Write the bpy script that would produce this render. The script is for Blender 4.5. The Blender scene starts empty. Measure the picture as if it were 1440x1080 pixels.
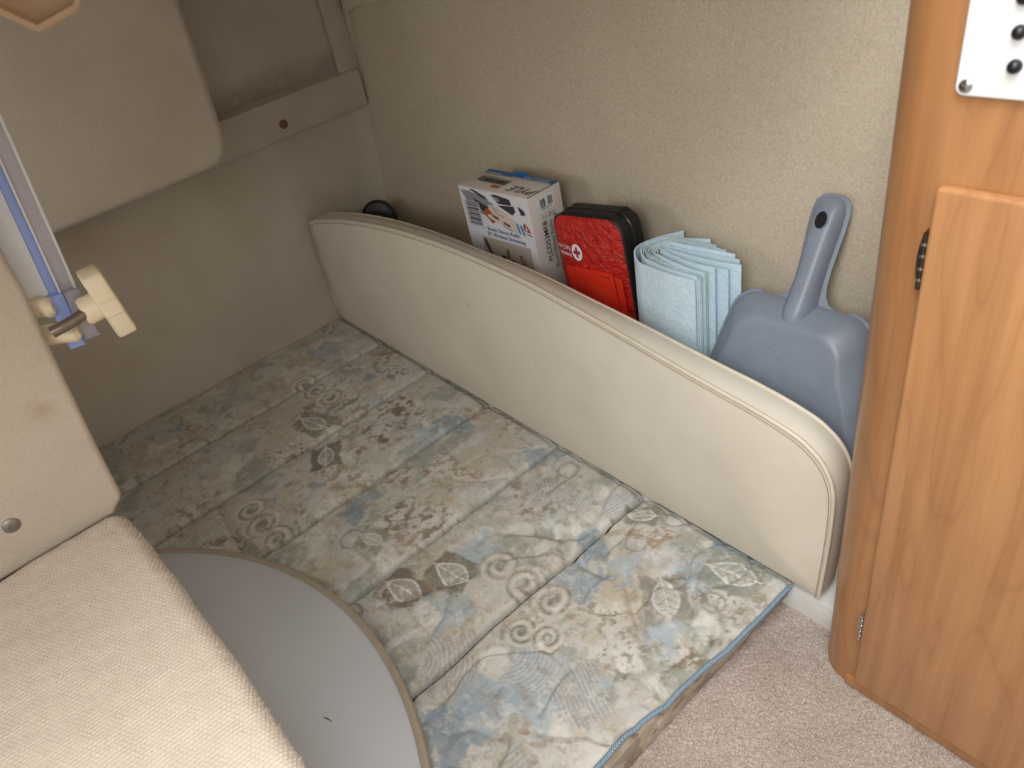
import bpy, bmesh, math, random
import numpy as np
from mathutils import Vector, Matrix
random.seed(7)
rng = np.random.default_rng(11)
scene = bpy.context.scene
C = scene.collection

# ------------------------------------------------------------------ camera
cam_d = bpy.data.cameras.new('camera')
cam = bpy.data.objects.new('camera', cam_d); C.objects.link(cam)
right = Vector((0.65310, 0.73685, -0.17469)); down = Vector((0.35304, -0.50034, -0.79058)); fwd = Vector((-0.66995, 0.45466, -0.58691))
M = Matrix((right, -down, -fwd)).transposed().to_4x4()
M.translation = (0, 0, 1.0)
cam.matrix_world = M
cam_d.sensor_width = 36; cam_d.lens = 36 * 1050 / 1440
cam_d.clip_start = 0.01
cam_d.dof.use_dof = True; cam_d.dof.focus_distance = 1.12; cam_d.dof.aperture_fstop = 6.5
scene.camera = cam

# ------------------------------------------------------------------ world, lights, exposure
world = bpy.data.worlds.new('world'); scene.world = world; world.use_nodes = True
bg = world.node_tree.nodes['Background']
bg.inputs[0].default_value = (0.86, 0.93, 1.0, 1); bg.inputs[1].default_value = 0.9

def area(name, loc, target, sx, sy, power, col):
    d = bpy.data.lights.new(name, 'AREA'); d.shape = 'RECTANGLE'; d.size = sx; d.size_y = sy; d.energy = power; d.color = col
    o = bpy.data.objects.new(name, d); C.objects.link(o); o.location = loc
    o.rotation_euler = (Vector(target) - Vector(loc)).to_track_quat('-Z', 'Y').to_euler()
    return o
# daylight through the open portlight in the side wall
area('portlight_daylight', (-1.22, -0.36, 0.80), (-1.0, 0.3, 0.72), 0.30, 0.26, 1.8, (1.0, 0.98, 0.95))
# daylight through the open companionway beside the step
area('companionway_daylight', (0.17, -0.74, 1.47), (-0.45, 0.70, 0.18), 0.60, 0.60, 14.0, (1.0, 0.98, 0.95))
# daylight through the open hatch overhead
area('hatch_daylight', (0.05, -0.02, 2.0), (-0.12, 0.12, 0.0), 0.75, 0.75, 24.5, (0.97, 0.985, 1.0))

vs = scene.view_settings
vs.view_transform = 'Standard'; vs.look = 'None'; vs.gamma = 1.0; vs.use_curve_mapping = False
vs.exposure = 0.1

# ------------------------------------------------------------------ helpers
def lin(c):
    out = []
    for v in c[:3]:
        v = v / 255.0
        out.append(v / 12.92 if v <= 0.04045 else ((v + 0.055) / 1.055) ** 2.4)
    return tuple(out) + (1.0,)

class NT:
    def __init__(s, name):
        s.m = bpy.data.materials.new(name); s.m.use_nodes = True
        s.n = s.m.node_tree.nodes; s.l = s.m.node_tree.links
        s.b = s.n['Principled BSDF']; s._tc = None
    def node(s, t, **kw):
        n = s.n.new(t)
        for k, v in kw.items(): setattr(n, k, v)
        return n
    def link(s, a, b): s.l.new(a, b)
    def coord(s, scale=(1, 1, 1), rot=(0, 0, 0)):
        if s._tc is None: s._tc = s.node('ShaderNodeTexCoord')
        mp = s.node('ShaderNodeMapping'); mp.inputs['Scale'].default_value = scale; mp.inputs['Rotation'].default_value = rot
        s.link(s._tc.outputs['Object'], mp.inputs['Vector']); return mp.outputs[0]
    def noise(s, scale, detail=3, rough=0.55, vec=None, dist=0.0):
        n = s.node('ShaderNodeTexNoise'); n.inputs['Scale'].default_value = scale; n.inputs['Detail'].default_value = detail
        n.inputs['Roughness'].default_value = rough; n.inputs['Distortion'].default_value = dist
        s.link(vec if vec is not None else s.coord(), n.inputs['Vector']); return n.outputs['Fac']
    def ramp(s, fac, stops):
        r = s.node('ShaderNodeValToRGB'); e = r.color_ramp.elements
        e[0].position, e[0].color = stops[0]; e[1].position, e[1].color = stops[-1]
        for p, c in stops[1:-1]:
            k = e.new(p); k.color = c
        s.link(fac, r.inputs[0]); return r.outputs[0]
    def mix(s, fac, a, b, mode='MIX'):
        m = s.node('ShaderNodeMix', data_type='RGBA', blend_type=mode)
        for sock, v in ((m.inputs[0], fac), (m.inputs[6], a), (m.inputs[7], b)):
            if hasattr(v, 'links'): s.link(v, sock)
            else: sock.default_value = v
        return m.outputs[2]
    def bump(s, height, strength=0.3, dist=0.002, normal=None):
        b = s.node('ShaderNodeBump'); b.inputs['Strength'].default_value = strength; b.inputs['Distance'].default_value = dist
        s.link(height, b.inputs['Height'])
        if normal is not None: s.link(normal, b.inputs['Normal'])
        s.link(b.outputs[0], s.b.inputs['Normal']); return b.outputs[0]
    def base(s, v):
        if hasattr(v, 'links'): s.link(v, s.b.inputs['Base Color'])
        else: s.b.inputs['Base Color'].default_value = v
    def set(s, **kw):
        for k, v in kw.items(): s.b.inputs[k.replace('_', ' ')].default_value = v

def simple(name, rgb, rough=0.5, var=0.06, nscale=40, bstr=0.0, bscale=300, bdist=0.001, **kw):
    t = NT(name); c = lin(rgb)
    lo = tuple(max(0, x * (1 - var)) for x in c[:3]) + (1,); hi = tuple(min(1, x * (1 + var)) for x in c[:3]) + (1,)
    t.base(t.ramp(t.noise(nscale), [(0.3, lo), (0.7, hi)]))
    t.set(Roughness=rough, **kw)
    if bstr: t.bump(t.noise(bscale, 4), bstr, bdist)
    return t.m

def cloth(name, rgb, fuzz=0.25, bscale=420, bstr=0.6, stain=None, var=0.07, spot=None):
    t = NT(name); c = lin(rgb)
    lo = tuple(x * (1 - var) for x in c[:3]) + (1,); hi = tuple(min(1, x * (1 + var)) for x in c[:3]) + (1,)
    col = t.ramp(t.noise(350, 3, 0.7), [(0.3, lo), (0.7, hi)])
    big = t.ramp(t.noise(5, 4, 0.6), [(0.35, (0.9, 0.88, 0.86, 1)), (0.6, (1, 1, 1, 1))])
    col = t.mix(1.0, col, big, 'MULTIPLY')
    if stain:
        m = t.ramp(t.noise(stain[1], 4, 0.6, dist=0.4), [(stain[2], (0, 0, 0, 1)), (stain[2] + 0.07, (1, 1, 1, 1))])
        mf = t.node('ShaderNodeMath', operation='MULTIPLY'); t.link(m, mf.inputs[0]); mf.inputs[1].default_value = stain[3]
        col = t.mix(mf.outputs[0], col, lin(stain[0]))
    if spot:                                  # a brown smudge with its own place on the cloth
        dn = t.node('ShaderNodeVectorMath', operation='DISTANCE'); t.link(t.coord(), dn.inputs[0]); dn.inputs[1].default_value = spot[1]
        ad = t.node('ShaderNodeMath', operation='MULTIPLY_ADD'); t.link(t.noise(70, 4, 0.6), ad.inputs[0]); ad.inputs[1].default_value = 0.03; t.link(dn.outputs['Value'], ad.inputs[2])
        sm = t.ramp(ad.outputs[0], [(spot[2] * 0.6, (0.5, 0.5, 0.5, 1)), (spot[2] * 1.5, (0, 0, 0, 1))]); col = t.mix(sm, col, lin(spot[0]))
    t.base(col); t.set(Roughness=0.95, Sheen_Weight=fuzz, Specular_IOR_Level=0.15)
    t.bump(t.noise(bscale, 4, 0.65), bstr, 0.0025)
    return t.m

def wood(name, light, dark, seed):
    t = NT(name)
    tc = t.coord((1, 1, 1))
    add = t.node('ShaderNodeVectorMath', operation='ADD'); add.inputs[1].default_value = (seed * 3.1, seed * 1.7, seed)
    t.link(tc, add.inputs[0])
    mp = t.node('ShaderNodeMapping'); mp.inputs['Scale'].default_value = (1, 1, 0.17); t.link(add.outputs[0], mp.inputs['Vector'])
    warp = t.noise(7.0, 2, 0.5, mp.outputs[0], 0.3)
    # contour lines of a stretched noise field read as cathedral grain
    mul = t.node('ShaderNodeMath', operation='MULTIPLY'); t.link(warp, mul.inputs[0]); mul.inputs[1].default_value = 13.0
    fr = t.node('ShaderNodeMath', operation='FRACT'); t.link(mul.outputs[0], fr.inputs[0])
    rings = t.ramp(fr.outputs[0], [(0.0, (0.25, 0.25, 0.25, 1)), (0.10, (0.75, 0.75, 0.75, 1)), (0.6, (1, 1, 1, 1)), (0.97, (0.6, 0.6, 0.6, 1)), (1.0, (0.25, 0.25, 0.25, 1))])
    mp2 = t.node('ShaderNodeMapping'); mp2.inputs['Scale'].default_value = (1, 1, 0.03); t.link(add.outputs[0], mp2.inputs['Vector'])
    fine = t.noise(260, 4, 0.7, mp2.outputs[0])
    mid = t.noise(38, 3, 0.6, mp2.outputs[0])
    mp3 = t.node('ShaderNodeMapping'); mp3.inputs['Scale'].default_value = (1, 1, 0.3); t.link(add.outputs[0], mp3.inputs['Vector'])
    broad = t.noise(6, 2, 0.5, mp3.outputs[0])
    col = t.mix(t.ramp(broad, [(0.3, (0, 0, 0, 1)), (0.75, (1, 1, 1, 1))]), lin(light), lin(tuple(a * 0.9 + b * 0.1 for a, b in zip(light, dark))))
    inv = t.node('ShaderNodeMath', operation='SUBTRACT'); inv.inputs[0].default_value = 1.0; t.link(rings, inv.inputs[1])
    k = t.node('ShaderNodeMath', operation='MULTIPLY'); t.link(inv.outputs[0], k.inputs[0]); k.inputs[1].default_value = 0.42
    col = t.mix(k.outputs[0], col, lin(dark))
    m2 = t.ramp(mid, [(0.42, (0, 0, 0, 1)), (0.75, (0.5, 0.5, 0.5, 1))]); col = t.mix(m2, col, lin(dark))
    m3 = t.ramp(fine, [(0.5, (0, 0, 0, 1)), (0.8, (0.3, 0.3, 0.3, 1))]); col = t.mix(m3, col, lin(dark))
    t.base(col); t.set(Roughness=0.42, Coat_Weight=0.25, Coat_Roughness=0.25)
    t.bump(fine, 0.06, 0.001)
    return t.m

MAT = {}
# ---- setting fabrics
t = NT('back_wall_vinyl'); c = t.ramp(t.noise(240, 4, 0.75), [(0.3, lin((192, 178, 156))), (0.72, lin((222, 209, 188)))])
c = t.mix(1.0, c, t.ramp(t.noise(4, 4, 0.6), [(0.35, (0.93, 0.92, 0.9, 1)), (0.62, (1, 1, 1, 1))]), 'MULTIPLY')
weave = t.noise(60, 3, 0.7, t.coord((1, 1, 12))); weave2 = t.noise(60, 3, 0.7, t.coord((12, 1, 1)))
c = t.mix(t.ramp(weave, [(0.5, (0, 0, 0, 1)), (0.8, (0.22, 0.22, 0.22, 1))]), c, lin((150, 140, 118)))
c = t.mix(t.ramp(weave2, [(0.5, (0, 0, 0, 1)), (0.8, (0.22, 0.22, 0.22, 1))]), c, lin((150, 140, 118)))
t.base(c); t.set(Roughness=0.85, Specular_IOR_Level=0.25); t.bump(t.noise(620, 3, 0.6), 0.4, 0.0015); MAT['wall'] = t.m
MAT['liner'] = cloth('beige_headliner_fabric', (198, 188, 172))
MAT['felt'] = cloth('pale_beige_felt', (204, 191, 174), bscale=650, bstr=0.35, spot=((172, 138, 98), (0.01, 0.325, 0.160), 0.022))
MAT['weave'] = cloth('cream_woven_carpet', (204, 190, 172), bscale=600, bstr=0.35, fuzz=0.3)
MAT['fibre'] = simple('white_fibreglass', (222, 222, 216), 0.35)
MAT['vinyl'] = None
t = NT('cream_vinyl'); c = t.ramp(t.noise(9, 4, 0.6), [(0.3, lin((213, 204, 187))), (0.7, lin((221, 212, 196)))])
sp = t.ramp(t.noise(34, 2, 0.4), [(0.74, (0, 0, 0, 1)), (0.80, (0.35, 0.35, 0.35, 1))]); c = t.mix(sp, c, lin((150, 138, 120)))
t.base(c); t.set(Roughness=0.5, Specular_IOR_Level=0.4); t.bump(t.noise(700, 3, 0.6), 0.12, 0.001); MAT['vinyl'] = t.m
MAT['welt'] = simple('cream_vinyl_welt', (214, 204, 184), 0.42, 0.05)
t = NT('pink_beige_carpet'); c = t.ramp(t.noise(420, 3, 0.8), [(0.30, lin((136, 114, 102))), (0.5, lin((198, 180, 166))), (0.68, lin((242, 229, 217)))])
c = t.mix(1.0, c, t.ramp(t.noise(7, 4, 0.6), [(0.32, (0.8, 0.76, 0.73, 1)), (0.6, (1, 1, 1, 1))]), 'MULTIPLY')
t.base(c); t.set(Roughness=1.0, Sheen_Weight=0.2, Specular_IOR_Level=0.1); t.bump(t.noise(500, 4, 0.8), 0.8, 0.004); MAT['carpet'] = t.m
MAT['wood'] = wood('honey_cherry_laminate', (182, 130, 82), (124, 74, 42), 1.0)
MAT['wood_door'] = wood('honey_cherry_door_laminate', (190, 139, 91), (134, 82, 48), 4.3)
MAT['grey_top'] = simple('grey_laminate', (196, 196, 197), 0.30, 0.02, 8)
MAT['band'] = simple('taupe_edge_band', (160, 146, 126), 0.5, 0.06)
MAT['black'] = simple('black_plastic', (22, 22, 24), 0.35)
MAT['dark'] = simple('dark_thread', (50, 46, 40), 0.8)
MAT['ink'] = simple('dark_ink', (52, 50, 52), 0.6)
MAT['chrome'] = simple('chrome', (200, 200, 200), 0.18, 0.03, 60, Metallic=1.0)
MAT['dull'] = simple('dull_screw_metal', (150, 146, 140), 0.45, 0.1, 300, Metallic=0.7)
MAT['hinge_dark'] = simple('dark_hinge_metal', (90, 88, 84), 0.28, 0.25, 300, Metallic=0.9)
MAT['steel'] = simple('brown_steel_bolt', (130, 116, 102), 0.35, 0.15, 200, Metallic=0.6)
MAT['rust'] = simple('rusty_screw', (120, 92, 70), 0.6, 0.3, 500)
MAT['white_plate'] = simple('white_plate_plastic', (230, 230, 229), 0.35, 0.01)
MAT['knob'] = simple('ivory_plastic', (238, 222, 190), 0.4, 0.03)
MAT['knob_top'] = simple('tan_plastic', (214, 184, 152), 0.45, 0.05)

# ---- meshes
def wloc(o):
    v = Vector((0, 0, 0))
    while o is not None: v = v + o.location; o = o.parent
    return v
def tag(o, label, cat, group=None):
    o['label'] = label; o['category'] = cat
    if group: o['group'] = group
    return o
def thing(name, label, cat, loc, group=None):
    o = bpy.data.objects.new(name, None); C.objects.link(o); o.location = loc; o.empty_display_size = 0.05
    return tag(o, label, cat, group)
def obj(name, verts, faces, mat, parent=None, base=None, smooth=40):
    verts = [Vector(v) for v in verts]
    if base is None:
        if parent is not None: base = wloc(parent)
        else:
            xs = [v.x for v in verts]; ys = [v.y for v in verts]
            base = Vector(((min(xs) + max(xs)) / 2, (min(ys) + max(ys)) / 2, min(v.z for v in verts)))
    base = Vector(base)
    me = bpy.data.meshes.new(name); me.from_pydata([tuple(v - base) for v in verts], [], faces); me.update()
    bm = bmesh.new(); bm.from_mesh(me); bmesh.ops.recalc_face_normals(bm, faces=bm.faces); bm.to_mesh(me); bm.free()
    if mat is not None: me.materials.append(mat)
    if smooth:
        for p in me.polygons: p.use_smooth = True
        me.set_sharp_from_angle(angle=math.radians(smooth))
    o = bpy.data.objects.new(name, me); C.objects.link(o)
    if parent is not None:
        o.parent = parent; o.location = base - wloc(parent)
    else: o.location = base
    return o
def structure(o): o['kind'] = 'structure'; return o

def box_vf(x0, x1, y0, y1, z0, z1, bev=0.0, seg=2):
    bm = bmesh.new(); bmesh.ops.create_cube(bm, size=1.0)
    for v in bm.verts:
        v.co = Vector(((x0 + x1) / 2 + v.co.x * (x1 - x0), (y0 + y1) / 2 + v.co.y * (y1 - y0), (z0 + z1) / 2 + v.co.z * (z1 - z0)))
    if bev: bmesh.ops.bevel(bm, geom=list(bm.edges), offset=bev, segments=seg, affect='EDGES', profile=0.5)
    bm.verts.index_update()
    r = [v.co.copy() for v in bm.verts], [[v.index for v in f.verts] for f in bm.faces]
    bm.free(); return r
def prism_vf(poly, axis_dir, depth, bev=0.0, seg=2):
    """poly: list of Vectors in a plane; extruded along axis_dir*depth, edges of both caps bevelled"""
    bm = bmesh.new(); d = Vector(axis_dir).normalized() * depth
    vs_ = [bm.verts.new(p) for p in poly]; f = bm.faces.new(vs_)
    r = bmesh.ops.extrude_face_region(bm, geom=[f]); nv = [g for g in r['geom'] if isinstance(g, bmesh.types.BMVert)]
    bmesh.ops.translate(bm, verts=nv, vec=d)
    bmesh.ops.recalc_face_normals(bm, faces=bm.faces)
    if bev:
        caps = [fc for fc in bm.faces if abs(fc.normal.dot(d.normalized())) > 0.99]
        es = set(e for fc in caps for e in fc.edges)
        bmesh.ops.bevel(bm, geom=list(es), offset=bev, segments=seg, affect='EDGES', profile=0.5)
    bm.verts.index_update()
    out = [v.co.copy() for v in bm.verts], [[v.index for v in fc.verts] for fc in bm.faces]
    bm.free(); return out
def tube_vf(path, r, seg=8, closed=False):
    path = [Vector(p) for p in path]; n = len(path); V = []; F = []
    up = None
    for i, p in enumerate(path):
        if closed: tng = path[(i + 1) % n] - path[i - 1]
        else: tng = path[min(i + 1, n - 1)] - path[max(i - 1, 0)]
        tng.normalize()
        if up is None: up = tng.orthogonal().normalized()
        up = (up - tng * up.dot(tng)).normalized(); s = tng.cross(up)
        rr = r[i] if isinstance(r, (list, tuple)) else r
        for k in range(seg):
            a = 2 * math.pi * k / seg; V.append(p + up * (math.cos(a) * rr) + s * (math.sin(a) * rr))
    for i in range(n if closed else n - 1):
        for k in range(seg):
            a = i * seg + k; b = i * seg + (k + 1) % seg; j = ((i + 1) % n) * seg
            F.append([a, b, j + (k + 1) % seg, j + k])
    if not closed: F.append(list(range(seg))[::-1]); F.append(list(range((n - 1) * seg, n * seg)))
    return V, F
def lathe_vf(profile, origin, axis, seg=32):
    """profile list of (radius, height along axis)"""
    axis = Vector(axis).normalized(); u = axis.orthogonal().normalized(); w = axis.cross(u); o = Vector(origin); V = []; F = []
    for r, h in profile:
        for k in range(seg):
            a = 2 * math.pi * k / seg; V.append(o + axis * h + (u * math.cos(a) + w * math.sin(a)) * max(r, 1e-5))
    for i in range(len(profile) - 1):
        for k in range(seg): F.append([i * seg + k, i * seg + (k + 1) % seg, (i + 1) * seg + (k + 1) % seg, (i + 1) * seg + k])
    F.append(list(range(seg))[::-1]); n = len(profile) - 1; F.append(list(range(n * seg, (n + 1) * seg)))
    return V, F
def grid_faces(nx, ny, off=0):
    a = np.arange(nx * ny).reshape(nx, ny)
    return (np.stack([a[:-1, :-1], a[1:, :-1], a[1:, 1:], a[:-1, 1:]], -1).reshape(-1, 4) + off)
def np_obj(name, V, F, mat, parent=None, base=(0, 0, 0), col=None):
    base = np.array(base, float); me = bpy.data.meshes.new(name); V = np.asarray(V, float) - base; F = np.asarray(F)
    me.vertices.add(len(V)); me.vertices.foreach_set('co', V.ravel())
    me.loops.add(F.size); me.loops.foreach_set('vertex_index', F.ravel())
    me.polygons.add(len(F)); me.polygons.foreach_set('loop_start', np.arange(0, F.size, 4)); me.polygons.foreach_set('loop_total', np.full(len(F), 4))
    me.polygons.foreach_set('use_smooth', np.ones(len(F), bool)); me.update(calc_edges=True); me.validate()
    if col is not None:
        at = me.color_attributes.new('print', 'FLOAT_COLOR', 'POINT'); at.data.foreach_set('color', np.c_[col, np.ones(len(col))].ravel())
    me.materials.append(mat)
    o = bpy.data.objects.new(name, me); C.objects.link(o); o.location = base
    if parent is not None: o.parent = parent; o.location = Vector(base) - wloc(parent)
    return o
def spline(pts, n):
    """Catmull-Rom through pts -> n points"""
    P = [Vector(p) for p in pts]; P = [P[0] * 2 - P[1]] + P + [P[-1] * 2 - P[-2]]; m = len(P) - 3; out = []
    for i in range(n):
        tt = i / (n - 1) * m; k = min(int(tt), m - 1); u = tt - k; a, b, c_, d = P[k:k + 4]
        out.append(0.5 * ((2 * b) + (c_ - a) * u + (2 * a - 5 * b + 4 * c_ - d) * u * u + (3 * b - a - 3 * c_ + d) * u ** 3))
    return out
def vnoise(x, y, seed=0):
    """smooth value noise on numpy arrays, about -1..1"""
    xi = np.floor(x).astype(int); yi = np.floor(y).astype(int); fx = x - xi; fy = y - yi
    fx = fx * fx * (3 - 2 * fx); fy = fy * fy * (3 - 2 * fy)
    def h(a, b):
        n = (a * 374761393 + b * 668265263 + seed * 974634721) & 0x7fffffff
        n = ((n ^ (n >> 13)) * 1274126177) & 0x7fffffff
        n = n ^ (n >> 16); return (n & 0xffff) / 32767.5 - 1
    return (h(xi, yi) * (1 - fx) + h(xi + 1, yi) * fx) * (1 - fy) + (h(xi, yi + 1) * (1 - fx) + h(xi + 1, yi + 1) * fx) * fy
def fbm(x, y, oct=4, seed=0, g=0.55):
    s = 0; a = 1; tot = 0
    for i in range(oct): s = s + a * vnoise(x, y, seed + i * 17); tot += a; a *= g; x = x * 2.03; y = y * 2.03
    return s / tot
def sstep(a, b, x):
    u = np.clip((x - a) / (b - a), 0, 1); return u * u * (3 - 2 * u)

FONT_CACHE = {}
def text_part(name, body, size, origin, ux, uy, mat, parent, align='LEFT', shear=0.0, bold=0.0, sx=1.0):
    cu = bpy.data.curves.new(name, 'FONT'); cu.body = body; cu.size = size; cu.align_x = align; cu.shear = shear; cu.offset = bold
    tmp = bpy.data.objects.new('tmp', cu); C.objects.link(tmp)
    dg = bpy.context.evaluated_depsgraph_get(); me = bpy.data.meshes.new_from_object(tmp.evaluated_get(dg))
    bpy.data.objects.remove(tmp); bpy.data.curves.remove(cu)
    ux = Vector(ux).normalized(); uy = Vector(uy).normalized(); base = wloc(parent)
    for v in me.vertices: v.co = Vector(origin) + ux * v.co.x * sx + uy * v.co.y - base
    me.name = name; me.materials.clear(); me.materials.append(mat)
    o = bpy.data.objects.new(name, me); C.objects.link(o); o.parent = parent
    return o

# ================================================================== the setting
FZ = -0.07                                    # carpet level; mattress top is z = 0
LX = -1.79                                    # far end wall
def wall_y(z): return 0.905 + 0.095 * z      # back wall leans out as it rises
CEIL = 1.06

# floor: fine pile where it shows, coarse elsewhere
def pile(x0, x1, y0, y1, step, name):
    xs = np.arange(x0, x1 + step / 2, step); ys = np.arange(y0, y1 + step / 2, step)
    X, Y = np.meshgrid(xs, ys, indexing='ij')
    Z = FZ + 0.0026 * fbm(X * 300, Y * 300, 2, 3) + 0.002 * fbm(X * 30, Y * 30, 3, 5) - 0.002
    return np.c_[X.ravel(), Y.ravel(), Z.ravel()], grid_faces(len(xs), len(ys))
V, F = pile(-0.46, 0.06, 0.20, 0.745, 0.0022, 'floor')
V2 = []; F2 = []
for (x0, x1, y0, y1) in ((-1.80, -0.46, -1.25, 1.0), (-0.46, 0.06, -1.25, 0.20), (-0.46, 0.06, 0.745, 1.0), (0.06, 1.65, -1.25, 1.0)):
    i = len(V2); V2 += [(x0, y0, FZ - 0.002), (x1, y0, FZ - 0.002), (x1, y1, FZ - 0.002), (x0, y1, FZ - 0.002)]; F2.append([i, i + 1, i + 2, i + 3])
floor = np_obj('floor', np.r_[V, np.array(V2)], np.r_[F, np.array(F2) + len(V)], MAT['carpet'], base=(-0.2, 0.4, FZ)); structure(floor)

def wall_grid(name, fn, nu, nv, mat, base, thick):
    """fn(u,v)->point ; a slab with a thickness vector"""
    P = [fn(i / (nu - 1), j / (nv - 1)) for i in range(nu) for j in range(nv)]
    Fc = grid_faces(nu, nv).tolist(); n = len(P); Q = [Vector(p) + Vector(thick) for p in P]
    Fc2 = [[a + n for a in f][::-1] for f in Fc]
    rim = [i * nv for i in range(nu)] + [(nu - 1) * nv + j for j in range(1, nv)] + [i * nv + nv - 1 for i in range(nu - 2, -1, -1)] + [j for j in range(nv - 2, 0, -1)]
    side = [[rim[k], rim[(k + 1) % len(rim)], rim[(k + 1) % len(rim)] + n, rim[k] + n] for k in range(len(rim))]
    return structure(obj(name, [Vector(p) for p in P] + Q, Fc + Fc2 + side, mat, base=base))

wall_grid('wall_back', lambda u, v: (LX + u * 3.42, wall_y(FZ - 0.03 + v * 2.05) + 0.0025 * math.sin(u * 31) * math.sin(v * 9), FZ - 0.03 + v * 2.05), 60, 30, MAT['wall'], (-0.5, 0.95, FZ), (0, 0.04, 0))
def far_wall(u, v):
    y = -1.25 + u * 2.36; z = FZ - 0.03 + v * 1.16
    # the lining curves softly into the back wall
    d = max(0.0, y - (wall_y(z) - 0.05)); return (LX + 0.3 * d * d / 0.05 + 0.002 * math.sin(y * 11) * math.sin(z * 9), y, z)
t = NT('stained_liner_fabric'); c = t.ramp(t.noise(350, 3, 0.7), [(0.3, lin((188, 178, 162))), (0.7, lin((206, 196, 180)))])
c = t.mix(1.0, c, t.ramp(t.noise(5, 4, 0.6), [(0.35, (0.9, 0.88, 0.86, 1)), (0.6, (1, 1, 1, 1))]), 'MULTIPLY')
sx_ = t.node('ShaderNodeSeparateXYZ'); t.link(t.coord(), sx_.inputs[0])
band = t.ramp(sx_.outputs['Z'], [(0.655, (0, 0, 0, 1)), (0.672, (1, 1, 1, 1)), (0.700, (0.8, 0.8, 0.8, 1)), (0.735, (0, 0, 0, 1))])
blot = t.ramp(t.noise(14, 4, 0.6), [(0.3, (0.25, 0.25, 0.25, 1)), (0.6, (0.6, 0.6, 0.6, 1))])
mm = t.node('ShaderNodeMath', operation='MULTIPLY'); t.link(band, mm.inputs[0]); t.link(blot, mm.inputs[1])
t.base(t.mix(mm.outputs[0], c, lin((104, 98, 90)))); t.set(Roughness=0.95, Sheen_Weight=0.2, Specular_IOR_Level=0.15); t.bump(t.noise(420, 4, 0.65), 0.5, 0.002); MAT['liner_stained'] = t.m
wall_grid('wall_left', far_wall, 90, 20, MAT['liner_stained'], (LX, 0, FZ), (-0.04, 0, 0))
for nm, b in (('wall_front', (-1.83, 1.65, -1.30, -1.25, FZ - 0.05, 0.50)), ('wall_right', (1.62, 1.68, -1.25, 1.1, FZ - 0.05, 1.95)), ('ceiling', (-1.84, -0.34, -1.25, 1.12, CEIL, CEIL + 0.05))):
    structure(obj(nm, *box_vf(*b, 0.004), MAT['liner'] if nm != 'wall_right' else MAT['fibre']))
# cockpit bulkhead above the cabin front edge
structure(obj('wall_bulkhead', *box_vf(-0.39, -0.34, -1.25, 1.12, CEIL + 0.05, 1.95, 0.004), MAT['fibre']))
structure(obj('wall_front_aft', *box_vf(-1.83, -0.76, -1.30, -1.25, 0.50, 1.95, 0.004), MAT['liner']))
# inner side wall with the portlight opening
def slab_with_hole(name, x0, x1, z0, z1, hx0, hx1, hz0, hz1, y0, y1, mat):
    V = []; F = []
    for y in (y0, y1):
        V += [(x0, y, z0), (x1, y, z0), (x1, y, z1), (x0, y, z1), (hx0, y, hz0), (hx1, y, hz0), (hx1, y, hz1), (hx0, y, hz1)]
    for o in (0, 8):
        F += [[o, o + 1, o + 5, o + 4], [o + 1, o + 2, o + 6, o + 5], [o + 2, o + 3, o + 7, o + 6], [o + 3, o, o + 4, o + 7]]
    for k in range(4):
        F += [[k, (k + 1) % 4, 8 + (k + 1) % 4, 8 + k], [4 + k, 4 + (k + 1) % 4, 12 + (k + 1) % 4, 12 + k]]
    return structure(obj(name, V, F, mat))
slab_with_hole('wall_side', LX, -0.96, 0.30, CEIL, -1.40, -1.05, 0.62, 0.94, -0.33, -0.30, MAT['liner'])

# ledge along the far wall, its screw, and the liner lip on the back wall
led = [(0, 0.508), (0.023, 0.509), (0.027, 0.514), (0.027, 0.584), (0.023, 0.596), (0.0, 0.606)]
V = []; F = []
ys = [-0.9 + 1.85 * i / 40 for i in range(41)]
for y in ys:
    for dx, z in led: V.append((LX + dx, y, z + 0.002 * math.sin(y * 9)))
for i in range(40):
    for k in range(5): F.append([i * 6 + k, i * 6 + k + 1, (i + 1) * 6 + k + 1, (i + 1) * 6 + k])
F += [list(range(6)), list(range(240, 246))]
trim1 = structure(obj('trim_1', V, F, MAT['liner']))
V, F = lathe_vf([(0.0105, 0), (0.0105, 0.001), (0.009, 0.003), (0.0045, 0.0035), (0.004, 0.002), (0.0, 0.002)], (LX + 0.028, 0.716, 0.541), (1, 0, 0), 20)
obj('screw', V, F, MAT['rust'], trim1)
# recessed panel frame above the ledge
V, F = box_vf(LX, LX + 0.016, 0.905, 0.962, 0.60, CEIL, 0.006); structure(obj('trim_2', V, F, MAT['liner']))
pts = [(-1.765, 0.722), (-1.70, 0.739), (-1.55, 0.752), (-1.30, 0.771), (-0.9, 0.80), (-0.35, 0.84)]
V = []; F = []
pp = spline([(a, 0, b) for a, b in pts], 30)
for p in pp:
    y = wall_y(p.z)
    V += [(p.x, y + 0.01, p.z), (p.x, y - 0.014, p.z), (p.x, y - 0.018, p.z + 0.005), (p.x, y - 0.012, p.z + 0.2), (p.x, y + 0.02, p.z + 0.2)]
for i in range(29):
    for k in range(5): F.append([i * 5 + k, i * 5 + (k + 1) % 5, (i + 1) * 5 + (k + 1) % 5, (i + 1) * 5 + k])
F += [[0, 1, 2, 3, 4], [145, 146, 147, 148, 149]]
structure(obj('trim_3', V, F, MAT['wall']))
# fibreglass ledge that carries the bolster and the shelf behind it
structure(obj('trim_4', *box_vf(LX + 0.03, -0.30, 0.7005, 0.90, FZ - 0.01, -0.018, 0.004), MAT['fibre']))
structure(obj('trim_5', *box_vf(LX + 0.03, -0.315, 0.7475, 0.918, -0.018, 0.20, 0.004), MAT['fibre']))

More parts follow.
